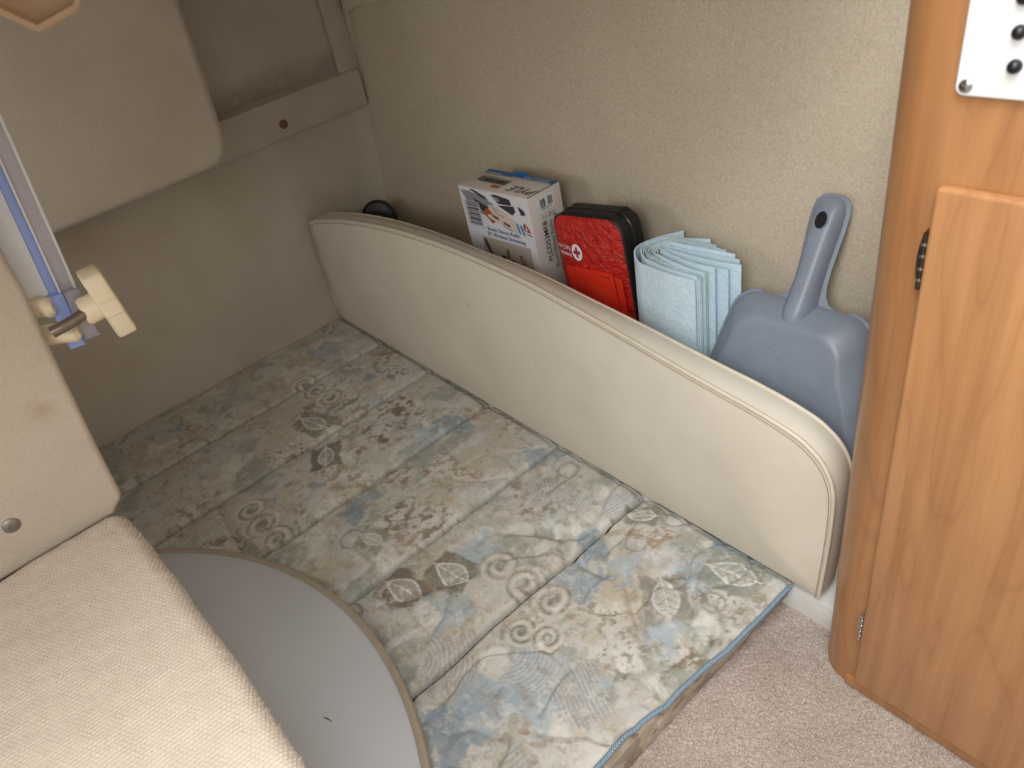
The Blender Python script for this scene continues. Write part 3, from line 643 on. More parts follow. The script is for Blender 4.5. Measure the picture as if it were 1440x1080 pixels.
# boxing strip and back
V = []; F = []; bow = [0.0, 0.25, 0.5, 0.75, 1.0]
for q in bow:
    for k, p in enumerate(full):
        nx_ = (full[(k + 1) % N] - full[k - 1]); nr = Vector((-nx_.z, 0, nx_.x)).normalized()
        if nr.dot(p - Vector((-1.06, 0, 0.18))) < 0: nr = -nr
        V.append(Vector((p.x, Yf + (Yk - Yf) * q, p.z + back_drop(p.x, p.z) * q ** 1.3)) + nr * 0.0035 * math.sin(math.pi * q) * (0 if p.z < 0.006 else 1))
for j in range(4):
    for k in range(N): F.append([j * N + k, j * N + (k + 1) % N, (j + 1) * N + (k + 1) % N, (j + 1) * N + k])
b0 = 4 * N; F.append([b0 + k for k in range(N)])
obj('boxing', V, F, MAT['vinyl'], bo, smooth=60)
for y_ in (Yf - 0.0005, Yk - 0.001):
    V, F = tube_vf([Vector((p.x, y_, p.z + (back_drop(p.x, p.z) if y_ > 0.72 else 0.0))) for p in out], 0.0032, 10); obj('welt', V, F, MAT['welt'], bo)
V, F = tube_vf([Vector((p.lerp(Vector((-1.06, 0, 0.15)), 0.006).x, Yf - 0.003, p.z - 0.0065)) for p in out[3:]], 0.0007, 5); obj('stitching', V, F, simple('tan_thread', (160, 146, 124), 0.8), bo)

# ================================================================== boxed radio
CARD = simple('white_card', (226, 218, 212), 0.5, 0.02, 30)
CARD_F = simple('white_gloss_card', (226, 228, 236), 0.35, 0.02, 30)
INKS = {k: simple(k + '_print', v, 0.5, 0.02) for k, v in dict(grey=(142, 144, 150), dark=(58, 60, 62), blue=(46, 112, 170), navy=(60, 84, 140), sky=(60, 140, 200), rust=(176, 92, 44), cream=(222, 206, 190), olive=(110, 104, 90), white=(236, 238, 240), lightgrey=(196, 198, 204), buff=(186, 176, 164)).items()}
W_, D_, H_ = 0.205, 0.086, 0.256
roll = math.radians(-2.0); yaw = math.radians(1.5)
RB = Matrix.Rotation(yaw, 3, 'Z') @ Matrix.Rotation(-roll * -1, 3, 'Y')
B0 = Vector((-1.2165, 0.800, 0.4565))          # front top left corner
ex = RB @ Vector((1, 0, 0)); ey = RB @ Vector((0, 1, 0)); ez = RB @ Vector((0, 0, -1))
def bp(s_, d, t_): return B0 + ex * s_ + ey * d + ez * t_     # metres along width, depth, down
low = min((bp(a, b, H_)).z for a in (0, W_) for b in (0, D_)); H_ = H_ + (low - 0.2012)
rb = thing('radio_box', 'white printed cardboard radio box with barcode leaning behind the bolster', 'box', (bp(W_ / 2, D_ / 2, H_)))
V = [bp(a, b, c_) for a in (0, W_) for b in (0, D_) for c_ in (0, H_)]
bm = bmesh.new(); vv = [bm.verts.new(v) for v in V]
for f in ((0, 1, 3, 2), (4, 6, 7, 5), (0, 4, 5, 1), (2, 3, 7, 6), (0, 2, 6, 4), (1, 5, 7, 3)): bm.faces.new([vv[i] for i in f])
bmesh.ops.recalc_face_normals(bm, faces=bm.faces); bmesh.ops.bevel(bm, geom=list(bm.edges), offset=0.0018, segments=2, affect='EDGES', profile=0.5)
bm.verts.index_update(); V = [v.co.copy() for v in bm.verts]; F = [[v.index for v in f.verts] for f in bm.faces]; bm.free()
obj('carton', V, F, CARD, rb)
VIS = 0.143
def decal(name, pts, ink, face='front', lift=0.0006):
    fn = {'front': lambda a, b: bp(a * W_, -lift, b * VIS), 'top': lambda a, b: bp(a * W_, b * D_, -lift), 'side': lambda a, b: bp(W_ + lift, a * D_, b * VIS)}[face]
    P = [fn(a, b) for a, b in pts]; return obj(name, P, [list(range(len(P)))], INKS[ink] if isinstance(ink, str) else ink, rb, smooth=0)
def rect(a0, b0, a1, b1): return [(a0, b0), (a1, b0), (a1, b1), (a0, b1)]
decal('front_print', rect(0.015, 0.015, 0.985, 1.5), CARD_F, lift=0.0003)
decal('boat_picture', [(0.04, 0.06), (0.16, 0.05), (0.34, 0.10), (0.50, 0.18), (0.46, 0.34), (0.40, 0.40), (0.28, 0.36), (0.10, 0.20)], 'grey', lift=0.0006)
decal('boat_picture', [(0.20, 0.14), (0.44, 0.25), (0.42, 0.38), (0.33, 0.33)], 'dark', lift=0.0009)
decal('boat_picture', [(0.18, 0.02), (0.24, 0.02), (0.40, 0.09), (0.44, 0.14), (0.34, 0.11)], 'dark', lift=0.0009)
decal('boat_window', [(0.50, 0.04), (0.57, 0.03), (0.76, 0.06), (0.77, 0.14), (0.58, 0.155)], 'dark', lift=0.0009)
decal('boat_window', [(0.53, 0.065), (0.60, 0.065), (0.62, 0.12), (0.56, 0.125)], 'grey', lift=0.0012)
decal('boat_window', [(0.57, 0.18), (0.80, 0.145), (0.81, 0.22), (0.76, 0.28), (0.70, 0.25)], 'dark', lift=0.0009)
decal('boat_window', [(0.855, 0.13), (0.93, 0.175), (0.945, 0.235), (0.885, 0.255)], 'dark', lift=0.0009)
decal('barcode_label', rect(0.055, 0.20, 0.285, 0.575), 'lightgrey', lift=0.0009)
yb = 0.215; k = 0
wid = [0.012, 0.006, 0.018, 0.008, 0.022, 0.012, 0.006, 0.02, 0.014, 0.008, 0.026, 0.01, 0.016, 0.006, 0.02]
for w in wid:
    if yb + w > 0.565: break
    decal('barcode_bar', rect(0.09, yb, 0.265, yb + w), 'dark', lift=0.0012); yb += w + 0.007 + 0.005 * (k % 3); k += 1
decal('sticker', [(0.44, 0.19), (0.56, 0.215), (0.79, 0.37), (0.79, 0.53), (0.70, 0.53), (0.40, 0.34)], 'cream', lift=0.0012)
decal('diamond_mark', [(0.33, 0.33), (0.40, 0.245), (0.455, 0.30), (0.50, 0.43), (0.44, 0.475), (0.38, 0.40)], 'rust', lift=0.0014)
decal('diamond_mark', [(0.38, 0.36), (0.44, 0.335), (0.56, 0.43), (0.53, 0.45), (0.42, 0.40)], 'cream', lift=0.0016)
for (a, b) in ((0.46, 0.33), (0.61, 0.40)): decal('sticker_mark', [(a, b), (a + 0.09, b + 0.03), (a + 0.09, b + 0.075), (a, b + 0.045)], 'olive', lift=0.0016)
for (a, b, l) in ((0.47, 0.215, 0.10), (0.50, 0.275, 0.14), (0.60, 0.465, 0.12)): decal('sticker_mark', [(a, b), (a + l, b + l * 0.42), (a + l, b + l * 0.42 + 0.010), (a, b + 0.010)], 'olive', lift=0.0016)
decal('sail_mark', [(0.795, 0.38), (0.815, 0.38), (0.835, 0.535), (0.81, 0.525)], 'sky', lift=0.0016)
decal('sail_mark', [(0.84, 0.39), (0.86, 0.395), (0.895, 0.545), (0.86, 0.53)], 'sky', lift=0.0016)
decal('sail_mark', [(0.905, 0.35), (0.955, 0.42), (0.975, 0.475), (0.945, 0.485), (0.89, 0.46), (0.885, 0.41)], 'rust', lift=0.0016)
decal('sail_mark', [(0.918, 0.395), (0.935, 0.43), (0.935, 0.462), (0.915, 0.452)], 'white', lift=0.0019)
decal('sail_mark', [(0.91, 0.495), (0.985, 0.515), (0.985, 0.53), (0.93, 0.52)], 'rust', lift=0.0016)
fx = lambda a, b: bp(a * W_, -0.0012, b * VIS)
text_part('printed_text', '• Boom Stereo Radio', 0.0118, fx(0.30, 0.598), ex, -ez, INKS['navy'], rb, bold=0.00006, sx=1.02)
text_part('printed_text', 'BT Wireless Streaming', 0.0118, fx(0.32, 0.680), ex, -ez, INKS['navy'], rb, bold=0.00006, sx=1.02)
decal('device_picture', rect(0.21, 0.72, 0.92, 1.5), 'buff', lift=0.0009)
decal('device_picture', [(0.24, 0.76), (0.27, 0.74), (0.31, 0.86), (0.34, 1.0), (0.30, 0.98), (0.25, 0.86)], 'dark', lift=0.0014)
decal('device_picture', rect(0.55, 0.83, 0.60, 0.98), 'olive', lift=0.0014); decal('device_picture', rect(0.47, 0.95, 0.53, 1.1), 'dark', lift=0.0014); decal('device_picture', rect(0.60, 0.98, 0.66, 1.12), 'dark', lift=0.0014)
decal('device_picture', [(0.74, 0.88), (0.78, 0.86), (0.82, 0.92), (0.82, 1.0), (0.77, 1.02), (0.75, 0.96)], 'olive', lift=0.0014); decal('device_picture', [(0.765, 0.90), (0.79, 0.89), (0.805, 0.94), (0.80, 0.98), (0.775, 0.98)], 'buff', lift=0.0017)
# top face: blue band, radio picture, upside-down brand
decal('blue_band', [(0.015, 0.80), (0.985, 0.80), (0.985, 0.99), (0.015, 0.99)], 'blue', 'top')
obj('lid_tab', *box_vf(0, 1, 0, 1, 0, 1)[:2], INKS['blue'], rb) if False else None
tx_ = lambda a, b: bp(a * W_, b * D_, -0.0012)
text_part('printed_text', 'Weatherproof', 0.0105, tx_(0.30, 0.86), -ex, -ey, INKS['white'], rb, bold=0.0001)
text_part('printed_text', 'Bluetooth Wireless Streaming', 0.0085, tx_(0.95, 0.83), -ex, -ey, INKS['white'], rb)
text_part('printed_text', 'AM/FM Stereo Radio', 0.0085, tx_(0.93, 0.925), -ex, -ey, INKS['white'], rb)
decal('radio_picture', [(0.10, 0.42), (0.10, 0.62), (0.20, 0.66), (0.53, 0.62), (0.53, 0.36), (0.20, 0.36)], 'olive', 'top')
decal('radio_picture', rect(0.20, 0.42, 0.335, 0.53), 'dark', 'top', 0.0010); decal('radio_picture', rect(0.37, 0.40, 0.49, 0.53), 'dark', 'top', 0.0010); decal('radio_picture', rect(0.16, 0.57, 0.51, 0.60), 'buff', 'top', 0.0010)
decal('radio_picture', rect(0.40, 0.18, 0.52, 0.30), 'rust', 'top', 0.0010)
text_part('brand_print', 'PYLE', 0.032, tx_(0.985, 0.42), -ex, -ey, INKS['olive'], rb, bold=0.0006, shear=0.25)
# right side: label, barcode, model text
decal('side_label', rect(0.22, 0.07, 0.76, 0.27), 'white', 'side', 0.0006)
for a0, a1 in ((0.34, 0.36), (0.375, 0.40), (0.41, 0.425), (0.44, 0.48), (0.57, 0.59), (0.605, 0.635), (0.65, 0.665), (0.68, 0.70)): decal('barcode_bar', rect(a0, 0.10, a1, 0.215), 'dark', 'side', 0.0010)
decal('side_label_text', rect(0.36, 0.232, 0.66, 0.242), 'olive', 'side', 0.0010)
sd = lambda a, b: bp(W_ + 0.0011, a * D_, b * VIS)
text_part('printed_text', 'C E  ♻ 2', 0.008, sd(0.32, 0.36), ey, -ez, INKS['dark'], rb)
text_part('printed_text', 'PLCD53MRB', 0.0155, sd(0.42, 0.98), -ez, -ey, INKS['dark'], rb, bold=0.00015)
text_part('printed_text', 'Boom Stereo Radio', 0.0125, sd(0.58, 1.12), -ez, -ey, INKS['olive'], rb, bold=0.00005)
text_part('printed_text', 'BT Wireless Streaming', 0.0125, sd(0.73, 1.18), -ez, -ey, INKS['olive'], rb, bold=0.00005)
# lid flap gap on the right of the top and a small blue tab standing up at the back
decal('flap_gap', [(0.985, 0.02), (1.0, 0.02), (1.0, 0.98), (0.985, 0.98)], 'dark', 'top', 0.0004)
V = [bp(a * W_, b, c_) for c_ in (0.0, -0.006) for a in (0.42, 0.60) for b in (D_ - 0.0025, D_ - 0.001)]
obj('lid_tab', V, [(0, 1, 3, 2), (4, 6, 7, 5), (0, 4, 5, 1), (2, 3, 7, 6), (0, 2, 6, 4), (1, 5, 7, 3)], INKS['blue'], rb, smooth=0)

# ================================================================== red first aid pouch
RED = NT('red_coated_fabric'); RED.base(RED.ramp(RED.noise(60), [(0.3, lin((176, 30, 26))), (0.7, lin((206, 44, 36)))])); RED.set(Roughness=0.35, Coat_Weight=0.3); RED.bump(RED.noise(34, 3, 0.6, dist=1.2), 0.9, 0.014)
REDP = NT('red_pocket_vinyl'); REDP.base(REDP.ramp(REDP.noise(30), [(0.3, lin((212, 44, 26))), (0.7, lin((228, 58, 34)))])); REDP.set(Roughness=0.28); REDP.bump(REDP.noise(30, 3, 0.5), 0.25, 0.006)
BLK = simple('black_webbing', (19, 19, 21), 0.55, 0.2, 200, 0.5, 500)
pr = math.radians(-6); PR = Matrix.Rotation(math.radians(3), 3, 'Z') @ Matrix.Rotation(pr, 3, 'Y')
pw, phh, pdp = 0.079, 0.118, 0.052
PC = Vector((-0.877, 0.826, 0.200 + phh * 0.995 + 0.0115))      # centre of front face
def pp_(a, b, d): return PC + PR @ Vector((a, d, b))
fa = thing('first_aid_pouch', 'red first aid pouch with black zip gusset and white cross emblem, stood upside down', 'pouch', (PC.x, PC.y + 0.02, 0.2))
def rr_out(hw, hh, r, n=14):
    P = []
    for (cx_, cy_, a0) in ((hw - r, hh - r, 0), (-hw + r, hh - r, 90), (-hw + r, -hh + r, 180), (hw - r, -hh + r, 270)):
        for k in range(n + 1):
            a = math.radians(a0 + 90 * k / n); P.append((cx_ + r * math.cos(a), cy_ + r * math.sin(a)))
    return P
O = rr_out(pw, phh, 0.030); N = len(O); V = []; F = []
for j in range(9):
    q = j / 8
    for (a, b) in O:
        f_ = 1 - q; e = (1 - (1 - q) ** 2.2); V.append(pp_(a * f_, b * f_, -0.009 * e + 0.0022 * math.sin(a * f_ * 90 + b * f_ * 40) * e * (1 - q * 0.5)))
for j in range(8):
    for k in range(N): F.append([j * N + k, j * N + (k + 1) % N, (j + 1) * N + (k + 1) % N, (j + 1) * N + k])
obj('front_panel', V, F, RED.m, fa, smooth=80)
V = []; F = []
gp = [(0.000, 0.0), (0.0025, 0.001), (0.0035, 0.006), (0.002, 0.018), (0.0025, 0.026), (0.002, 0.034), (0.0035, 0.045), (0.002, pdp)]
for (o_, d) in gp:
    for k, (a, b) in enumerate(O):
        s1 = 1 + o_ / pw; V.append(pp_(a * s1, b * (1 + o_ / phh) + 0.0012 * math.sin(k * 0.9 + d * 60), d))
for j in range(len(gp) - 1):
    for k in range(N): F.append([j * N + k, j * N + (k + 1) % N, (j + 1) * N + (k + 1) % N, (j + 1) * N + k])
F.append([(len(gp) - 1) * N + k for k in range(N)])
obj('gusset', V, F, BLK, fa, smooth=60)
V, F = tube_vf([pp_(a * 1.03, b * 1.02, 0.027) for a, b in O], 0.0022, 6, True); obj('zip', V, F, MAT['black'], fa)
# clear-fronted pocket
po = [(-0.060, 0.024), (0.052, 0.022), (0.055, -0.105), (-0.062, -0.105)]
V, F = prism_vf([pp_(a, b, -0.0085) for a, b in po], PR @ Vector((0, -1, 0)), 0.003, 0.0012, 2); obj('pocket', V, F, REDP.m, fa)
V, F = prism_vf([pp_(a, b, -0.0105) for a, b in ((0.056, 0.014), (0.072, 0.014), (0.072, -0.10), (0.056, -0.10))], PR @ Vector((0, -1, 0)), 0.0008); obj('pocket_edge', V, F, REDP.m, fa)
obj('pocket_mark', [pp_(a, b, -0.0118) for a, b in ((0.020, 0.014), (0.044, 0.014), (0.044, 0.0115), (0.020, 0.0125))], [[0, 1, 2, 3]], MAT['ink'], fa, smooth=0)
obj('pocket_mark', [pp_(a, b, -0.0118) for a, b in ((0.022, -0.008), (0.025, -0.008), (0.028, -0.023), (0.025, -0.023))], [[0, 1, 2, 3]], INKS['rust'], fa, smooth=0)
# emblem: white disc with a red cross, lettering upside down beside it
ec = (-0.024, 0.053)
def em(a, b, d=-0.0105): return pp_(ec[0] + a, ec[1] + b, d)
obj('emblem', [em(0.0125 * math.cos(2 * math.pi * k / 32), 0.0165 * math.sin(2 * math.pi * k / 32)) for k in range(32)], [list(range(32))], INKS['white'], fa, smooth=0)
cr = [(-.3, 1), (.3, 1), (.3, .3), (1, .3), (1, -.3), (.3, -.3), (.3, -1), (-.3, -1), (-.3, -.3), (-1, -.3), (-1, .3), (-.3, .3)]
obj('emblem_cross', [em(a * 0.0080, b * 0.0105, -0.0112) for a, b in cr], [list(range(12))], simple('emblem_red_print', (168, 40, 60), 0.5), fa, smooth=0)
ux_ = PR @ Vector((-1, 0, 0)); uy_ = PR @ Vector((0, 0, -1))
LT = [text_part('lettering', 'American', 0.0128, pp_(-0.0400, 0.0485, -0.0112), ux_, uy_, INKS['white'], fa, bold=0.0001, sx=0.68)]
LT += [text_part('lettering', 'Red Cross', 0.0128, pp_(-0.0400, 0.0620, -0.0112), ux_, uy_, INKS['white'], fa, bold=0.0001, sx=0.68)]

PRi = PR.inverted(); fab = wloc(fa)
for o in LT:
    for v in o.data.vertices:
        q_ = PRi @ (v.co + fab - PC); q = max(0.0, 1 - max(abs(q_.x) / pw, abs(q_.z) / phh)); e = 1 - (1 - q) ** 2.2
        q_.y = -0.009 * e - 0.0022 * e - 0.0006; v.co = PC + PR @ q_ - fab

# ================================================================== folded blue pads
t = NT('pale_blue_absorbent_pad'); c = t.ramp(t.noise(70, 4, 0.7), [(0.3, lin((200, 224, 236))), (0.7, lin((216, 236, 245)))])
t.base(c); t.set(Roughness=0.9, Specular_IOR_Level=0.15, Sheen_Weight=0.15); t.bump(t.noise(130, 3, 0.7), 0.6, 0.003); MAT['pad'] = t.m
t = NT('grey_blue_pad_backing'); t.base(t.ramp(t.noise(90, 4), [(0.3, lin((186, 204, 204))), (0.7, lin((206, 220, 218)))])); t.set(Roughness=0.85); t.bump(t.noise(150, 3), 0.4, 0.002); MAT['pad_back'] = t.m
bcx, bcy = -0.731, 0.857
def pad(i):
    if i == 0: r_, Fp, Bp = 0.056, (-0.634, 0.799), (-0.752, 0.9225)
    elif i <= 8: k = i - 1; r_, Fp, Bp = 0.0445 - 0.0038 * k, (-0.634 + 0.0012 * (k % 3), 0.8055 + 0.0030 * k), (-0.690 + 0.0085 * k, 0.9135 - 0.0036 * k)
    else: k = i - 9; r_, Fp, Bp = 0.0132 - 0.0036 * k, ((-0.624, -0.611, -0.600)[k], (0.835, 0.851, 0.868)[k]), (-0.624 + 0.006 * k, 0.8865 - 0.0028 * k)
    a = [Vector((Fp[0], Fp[1], 0))]
    st_ = Vector((bcx, bcy - r_, 0)); Fv = a[0]
    pts = [Fv.lerp(st_, q) + Vector((0, -0.004 * math.sin(math.pi * q), 0)) for q in (0, 0.25, 0.5, 0.75)]
    pts += [Vector((bcx + r_ * math.cos(th), bcy + r_ * math.sin(th), 0)) for th in [math.radians(d) for d in range(270, 89, -18)]]
    if i > 0:
        en = Vector((bcx, bcy + r_, 0)); Bv = Vector((Bp[0], Bp[1], 0)); pts += [en.lerp(Bv, q) for q in (0.33, 0.66, 1.0)]
    else: pts = pts[:-3] + [Vector((-0.752, 0.9225, 0))]
    C_ = spline(pts, 44); n = len(C_); th = 0.0011 if i else 0.0013; nz = 5; zt = 0.409 + 0.0035 * math.sin(i * 2.3) + (0.004 if i > 8 else 0)
    V = []; F = []
    for k, p in enumerate(C_):
        tg = (C_[min(k + 1, n - 1)] - C_[max(k - 1, 0)]).normalized(); nr = Vector((-tg.y, tg.x, 0))
        for s_ in (-1, 1):
            for j in range(nz):
                q = j / (nz - 1); z = 0.2008 + (zt - 0.2008) * q + 0.0016 * math.sin(k * 0.31 + i) * q
                V.append(p + nr * th * s_ + nr * 0.0005 * math.sin(k * 0.5 + 5 * q) + Vector((0, 0, z)))
    def id_(k, s_, j): return (k * 2 + s_) * nz + j
    for k in range(n - 1):
        for j in range(nz - 1):
            F += [[id_(k, 0, j), id_(k + 1, 0, j), id_(k + 1, 0, j + 1), id_(k, 0, j + 1)], [id_(k, 1, j), id_(k, 1, j + 1), id_(k + 1, 1, j + 1), id_(k + 1, 1, j)]]
        F += [[id_(k, 0, nz - 1), id_(k + 1, 0, nz - 1), id_(k + 1, 1, nz - 1), id_(k, 1, nz - 1)], [id_(k, 0, 0), id_(k, 1, 0), id_(k + 1, 1, 0), id_(k + 1, 0, 0)]]
    for k in (0, n - 1):
        for j in range(nz - 1): F.append([id_(k, 0, j), id_(k, 0, j + 1), id_(k, 1, j + 1), id_(k, 1, j)])
    o = obj('absorbent_pad', V, F, MAT['pad'] if i not in (3, 8) else MAT['pad_back'], smooth=50)
    if i == 0: tag(o, 'pale blue absorbent pad wrapped around the outside of the folded bundle', 'pad', 'folded absorbent pads')
    elif i == 11: tag(o, 'innermost pale blue absorbent pad of the folded bundle, fanned out furthest toward the wall', 'pad', 'folded absorbent pads')
    else: tag(o, 'pale blue absorbent pad, %s sheet in from the outside of the folded bundle' % ('second third fourth fifth sixth seventh eighth ninth tenth eleventh'.split()[i - 1]), 'pad', 'folded absorbent pads')
for i in range(12): pad(i)

# ================================================================== dustpan
t = NT('blue_grey_plastic'); t.base(t.ramp(t.noise(20, 3), [(0.3, lin((124, 132, 144))), (0.7, lin((132, 141, 154)))])); t.set(Roughness=0.38); t.bump(t.noise(260, 2), 0.05, 0.001); MAT['pan'] = t.m
du = Vector((1, 0.0, 0.0)); dv = Vector((-0.035, 0.475, 0.88)).normalized(); du = (du - dv * du.dot(dv)).normalized(); dw = du.cross(dv)
D0 = Vector((-0.485, 0.7735, 0.2045))
def dp_(u, v, w): return D0 + du * u + dv * v + dw * w
dpn = thing('dustpan', 'blue-grey plastic dustpan with hanging hole leaning against the wall', 'dustpan', (D0.x, D0.y + 0.05, 0.2))
def half_outline(off=0.0, top=0.200, lip=0.142, sh=0.112, rad=0.046, n=10):
    """right half from the lip up to the shoulder, local (u, v)"""
    P = [(lip - off * 0.4, 0.0 + off * 0.0), (lip - 0.018 - off, 0.09), (sh + 0.004 - off, top - off - rad - 0.014)]
    cxx, cyy = sh - off - rad, top - off - rad
    for k in range(n + 1):
        a = math.radians(4 + 82 * k / n); P.append((cxx + rad * math.cos(a), cyy + rad * math.sin(a)))
    return P
# flange: pan outline with the handle, one flat plate
neck = [(0.062, 0.1985), (0.045, 0.2005), (0.034, 0.206), (0.028, 0.216), (0.0255, 0.23), (0.025, 0.25), (0.0265, 0.28), (0.0285, 0.31), (0.0285, 0.330), (0.026, 0.345), (0.018, 0.353), (0.008, 0.356)]
rt = half_outline(-0.0035) + neck
plate = [(a, b) for a, b in rt] + [(-a, b) for a, b in rt[::-1]]
V, F = prism_vf([dp_(a, b, -0.0014) for a, b in plate], dw, 0.0028, 0.0008, 2); obj('flange', V, F, MAT['pan'], dpn)
# pan shell: rings from the rim to the raised floor
rings = [(0.0, 0.0, 0.0), (0.0025, 0.22, 0.0), (0.008, 0.42, 0.0), (0.022, 0.88, 0.0), (0.0255, 0.975, 0.0), (0.0285, 1.005, 0.0), (0.033, 1.01, 0.0)]
V = []; F = []; cnt = None
def ring_pts(j):
    if j == 0: o = 0.0
    o, hf, _ = rings[j]
    P = half_outline(o * 1.0, top=0.200 - o * 0.3)
    P = P + [(0.030, P[-1][1] + 0.0005), (0.0, P[-1][1] + 0.0008)]
    full_ = P + [(-a, b) for a, b in P[:-1][::-1]]
    res_ = []
    for a, b in full_:
        depth = 0.004 + 0.034 * min(1.0, max(0.0, b / 0.17)) ** 0.8
        res_.append(dp_(a, b, 0.0014 + hf * depth))
    return res_
for j in range(len(rings)):
    rp = ring_pts(j); cnt = len(rp); V += rp
for j in range(len(rings) - 1):
    for k in range(cnt): F.append([j * cnt + k, j * cnt + (k + 1) % cnt, (j + 1) * cnt + (k + 1) % cnt, (j + 1) * cnt + k])
# floor strips across
b0 = (len(rings) - 1) * cnt; hh_ = cnt // 2
for k in range(hh_): 
    a, b = b0 + k, b0 + k + 1; c_, d = b0 + cnt - 1 - k, b0 + cnt - 2 - k
    if len({a, b, c_, d}) == 4: F.append([a, b, d, c_])
    elif len({a, b, c_}) == 3: F.append([a, b, c_])
obj('pan', V, F, MAT['pan'], dpn, smooth=50)
# handle: half tube tapering into the shoulder
V = []; F = []; sec = 15
hs = [(0.160, 0.004, 0.027), (0.163, 0.012, 0.031), (0.169, 0.0175, 0.0345), (0.178, 0.0205, 0.036), (0.190, 0.0215, 0.0355), (0.203, 0.0205, 0.033), (0.218, 0.0195, 0.030), (0.235, 0.019, 0.0275), (0.26, 0.0195, 0.026), (0.285, 0.021, 0.025), (0.31, 0.0225, 0.0235), (0.330, 0.022, 0.020), (0.342, 0.019, 0.015), (0.349, 0.013, 0.008), (0.352, 0.006, 0.002)]
for (v, hw, ht) in hs:
    for k in range(sec):
        a = math.pi * k / (sec - 1); ca = math.cos(a); V.append(dp_(hw * math.copysign(abs(ca) ** 0.75, ca), v, 0.001 + ht * math.sin(a) ** 0.8))
for j in range(len(hs) - 1):
    for k in range(sec - 1): F.append([j * sec + k, j * sec + k + 1, (j + 1) * sec + k + 1, (j + 1) * sec + k])
hd = obj('handle', V, F, MAT['pan'], dpn, smooth=70)
hc = (0.0, 0.318); hwz = 0.0238
V, F = lathe_vf([(0.0, -0.004), (1, -0.004), (1, 0.0), (0, 0.0)], (0, 0, 0), (0, 0, 1), 28)
V = [dp_(hc[0] + v.x * 0.0085, hc[1] + v.y * 0.0120, hwz + v.z * 0.3 - 0.09 * (v.y * 0.0120)) for v in V]; obj('hole_shade_disc', V, F, MAT['black'], hd)  # black disc on the handle, stands in for the shade inside a hole
V, F = tube_vf([dp_(hc[0] + 0.0092 * math.cos(a), hc[1] + 0.0128 * math.sin(a), hwz - 0.0010 - 0.09 * 0.0128 * math.sin(a)) for a in [2 * math.pi * k / 28 for k in range(28)]], 0.0014, 6, True); obj('hole_rim', V, F, MAT['pan'], hd)
for (a, b) in ((-0.008, 0.128), (-0.006, 0.122)):
    V, F = lathe_vf([(0.003, 0), (0.0028, 0.0008), (0.001, 0.0014), (0, 0.0014)], dp_(a, b, 0.001 + 1.01 * (0.004 + 0.034 * (b / 0.17) ** 0.8)), dw, 12); obj('mould_mark', V, F, MAT['pan'], dpn)

# ================================================================== black round canister in the corner
cax = Vector((0.55, -0.72, 0.42)).normalized(); co = Vector((-1.678, 0.842, 0.263))
bc = thing('round_canister', 'round black plastic canister lying in the far corner behind the bolster', 'canister', (co.x, co.y, 0.2))
V, F = lathe_vf([(0.0, -0.05), (0.030, -0.05), (0.034, -0.046), (0.036, 0.0)], co, cax, 36); obj('body', V, F, MAT['black'], bc)
V, F = lathe_vf([(0.036, -0.012), (0.045, -0.010), (0.0465, -0.006), (0.0465, 0.004), (0.045, 0.007), (0.041, 0.008), (0.039, 0.005), (0.018, 0.006), (0.016, 0.010), (0.009, 0.011), (0, 0.011)], co, cax, 44); obj('lid', V, F, MAT['black'], bc)

# ================================================================== cabinet
cb = thing('wooden_cabinet', 'honey coloured wooden cabinet with rounded corner and one door', 'cabinet', (0.3, 0.78, FZ))
CY = 0.640; r = 0.050; xL = -0.309
foot = [Vector((1.2, CY, FZ)), Vector((1.2, 0.894, FZ)), Vector((xL + 0.012, 0.894, FZ)), Vector((xL, 0.88, FZ)), Vector((xL, CY + r, FZ))]
foot += [Vector((xL + r - r * math.cos(math.radians(a)), CY + r - r * math.sin(math.radians(a)), FZ)) for a in range(6, 91, 6)]
V, F = prism_vf(foot, (0, 0, 1), 0.97, 0.0); obj('body', V, F, MAT['wood'], cb, smooth=30)
foot2 = [Vector((1.2, CY - 0.004, FZ)), Vector((1.2, CY, FZ)), Vector((xL + r, CY, FZ))] + [Vector((xL + r, CY - 0.004, FZ))]
V, F = prism_vf(foot2, (0, 0, 1), 0.022, 0.001); obj('base_trim', V, F, MAT['wood'], cb)
V, F = box_vf(-0.2455, 0.30, CY - 0.0125, CY, -0.040, 0.701, 0.004, 3); door = obj('door', V, F, MAT['wood_door'], cb)
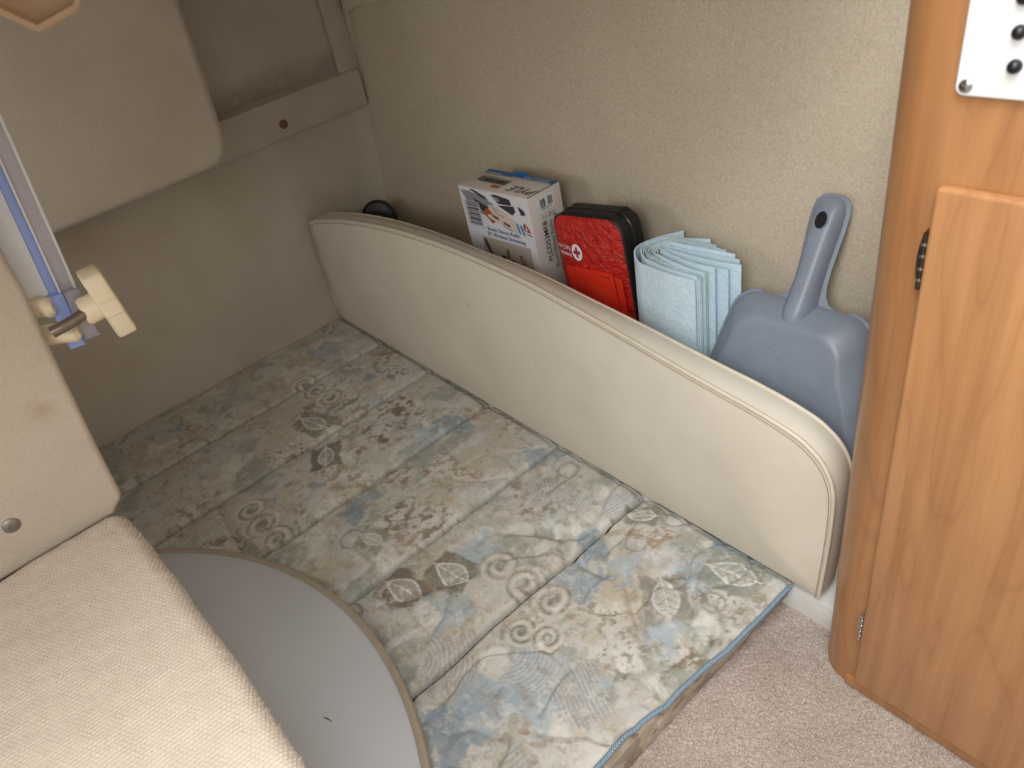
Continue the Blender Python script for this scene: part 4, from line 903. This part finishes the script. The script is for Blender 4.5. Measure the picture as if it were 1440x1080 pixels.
for z0, z1, m in ((0.595, 0.660, MAT['hinge_dark']), (0.046, 0.108, MAT['chrome'])):
    zc, hz = (z0 + z1) / 2, (z1 - z0) / 2
    poly = [Vector((-0.2445, 0, zc + hz))] + [Vector((-0.2465 - 0.0085 * math.cos(a), 0, zc + hz * math.sin(a))) for a in [math.radians(d) for d in range(80, -81, -10)]] + [Vector((-0.2445, 0, zc - hz))]
    V, F = prism_vf([p + Vector((0, CY - 0.0005, 0)) for p in poly], (0, -1, 0), 0.003, 0.0008); hg = obj('hinge', V, F, m, door)
    V, F = tube_vf([Vector((-0.2485, CY - 0.006, zc - hz * 0.86)), Vector((-0.2485, CY - 0.006, zc + hz * 0.86))], 0.0028, 10); obj('hinge_pin', V, F, MAT['hinge_dark'] if m is MAT['hinge_dark'] else MAT['chrome'], hg)
    for zz in (-0.55, -0.2, 0.2, 0.55):
        V, F = lathe_vf([(0.0033, -0.0012), (0.0035, 0), (0.0033, 0.0012)], (-0.2485, CY - 0.006, zc + hz * zz), (0, 0, 1), 10); obj('knuckle', V, F, MAT['chrome'], hg)

# ---- white plate with buttons
sp = thing('switch_plate', 'white plate with black push buttons screwed to the wooden cabinet', 'plate', (-0.18, CY, 0.775))
PO = rr_out(0.075, 0.080, 0.007, 6)
pcx, pcz = -0.2465 + 0.075, 0.7745 + 0.080
V, F = prism_vf([Vector((pcx + a, CY - 0.0002, pcz + b)) for a, b in PO], (0, -1, 0), 0.0045, 0.0015, 3); obj('plate', V, F, MAT['white_plate'], sp)
for (x, z) in ((-0.2385, 0.7825), (-0.105, 0.7825)):
    V, F = lathe_vf([(0.0052, 0), (0.005, 0.0012), (0.0034, 0.0022), (0, 0.0026)], (x, CY - 0.0047, z), (0, -1, 0), 20); sc = obj('screw', V, F, MAT['chrome'], sp)
    V, F = box_vf(x - 0.0006, x + 0.0006, CY - 0.0074, CY - 0.0066, z - 0.0028, z + 0.0028); obj('slot', V, F, MAT['ink'], sc)
for (x, z) in ((-0.2075, 0.7990), (-0.2090, 0.8225), (-0.2105, 0.8455), (-0.2115, 0.869), (-0.165, 0.7990), (-0.166, 0.8225), (-0.167, 0.8455)):
    V, F = lathe_vf([(0.0052, 0), (0.0050, 0.002), (0.0042, 0.0042), (0.0022, 0.0056), (0, 0.006)], (x, CY - 0.0047, z), (0, -1, 0), 18); obj('button', V, F, MAT['black'], sp)
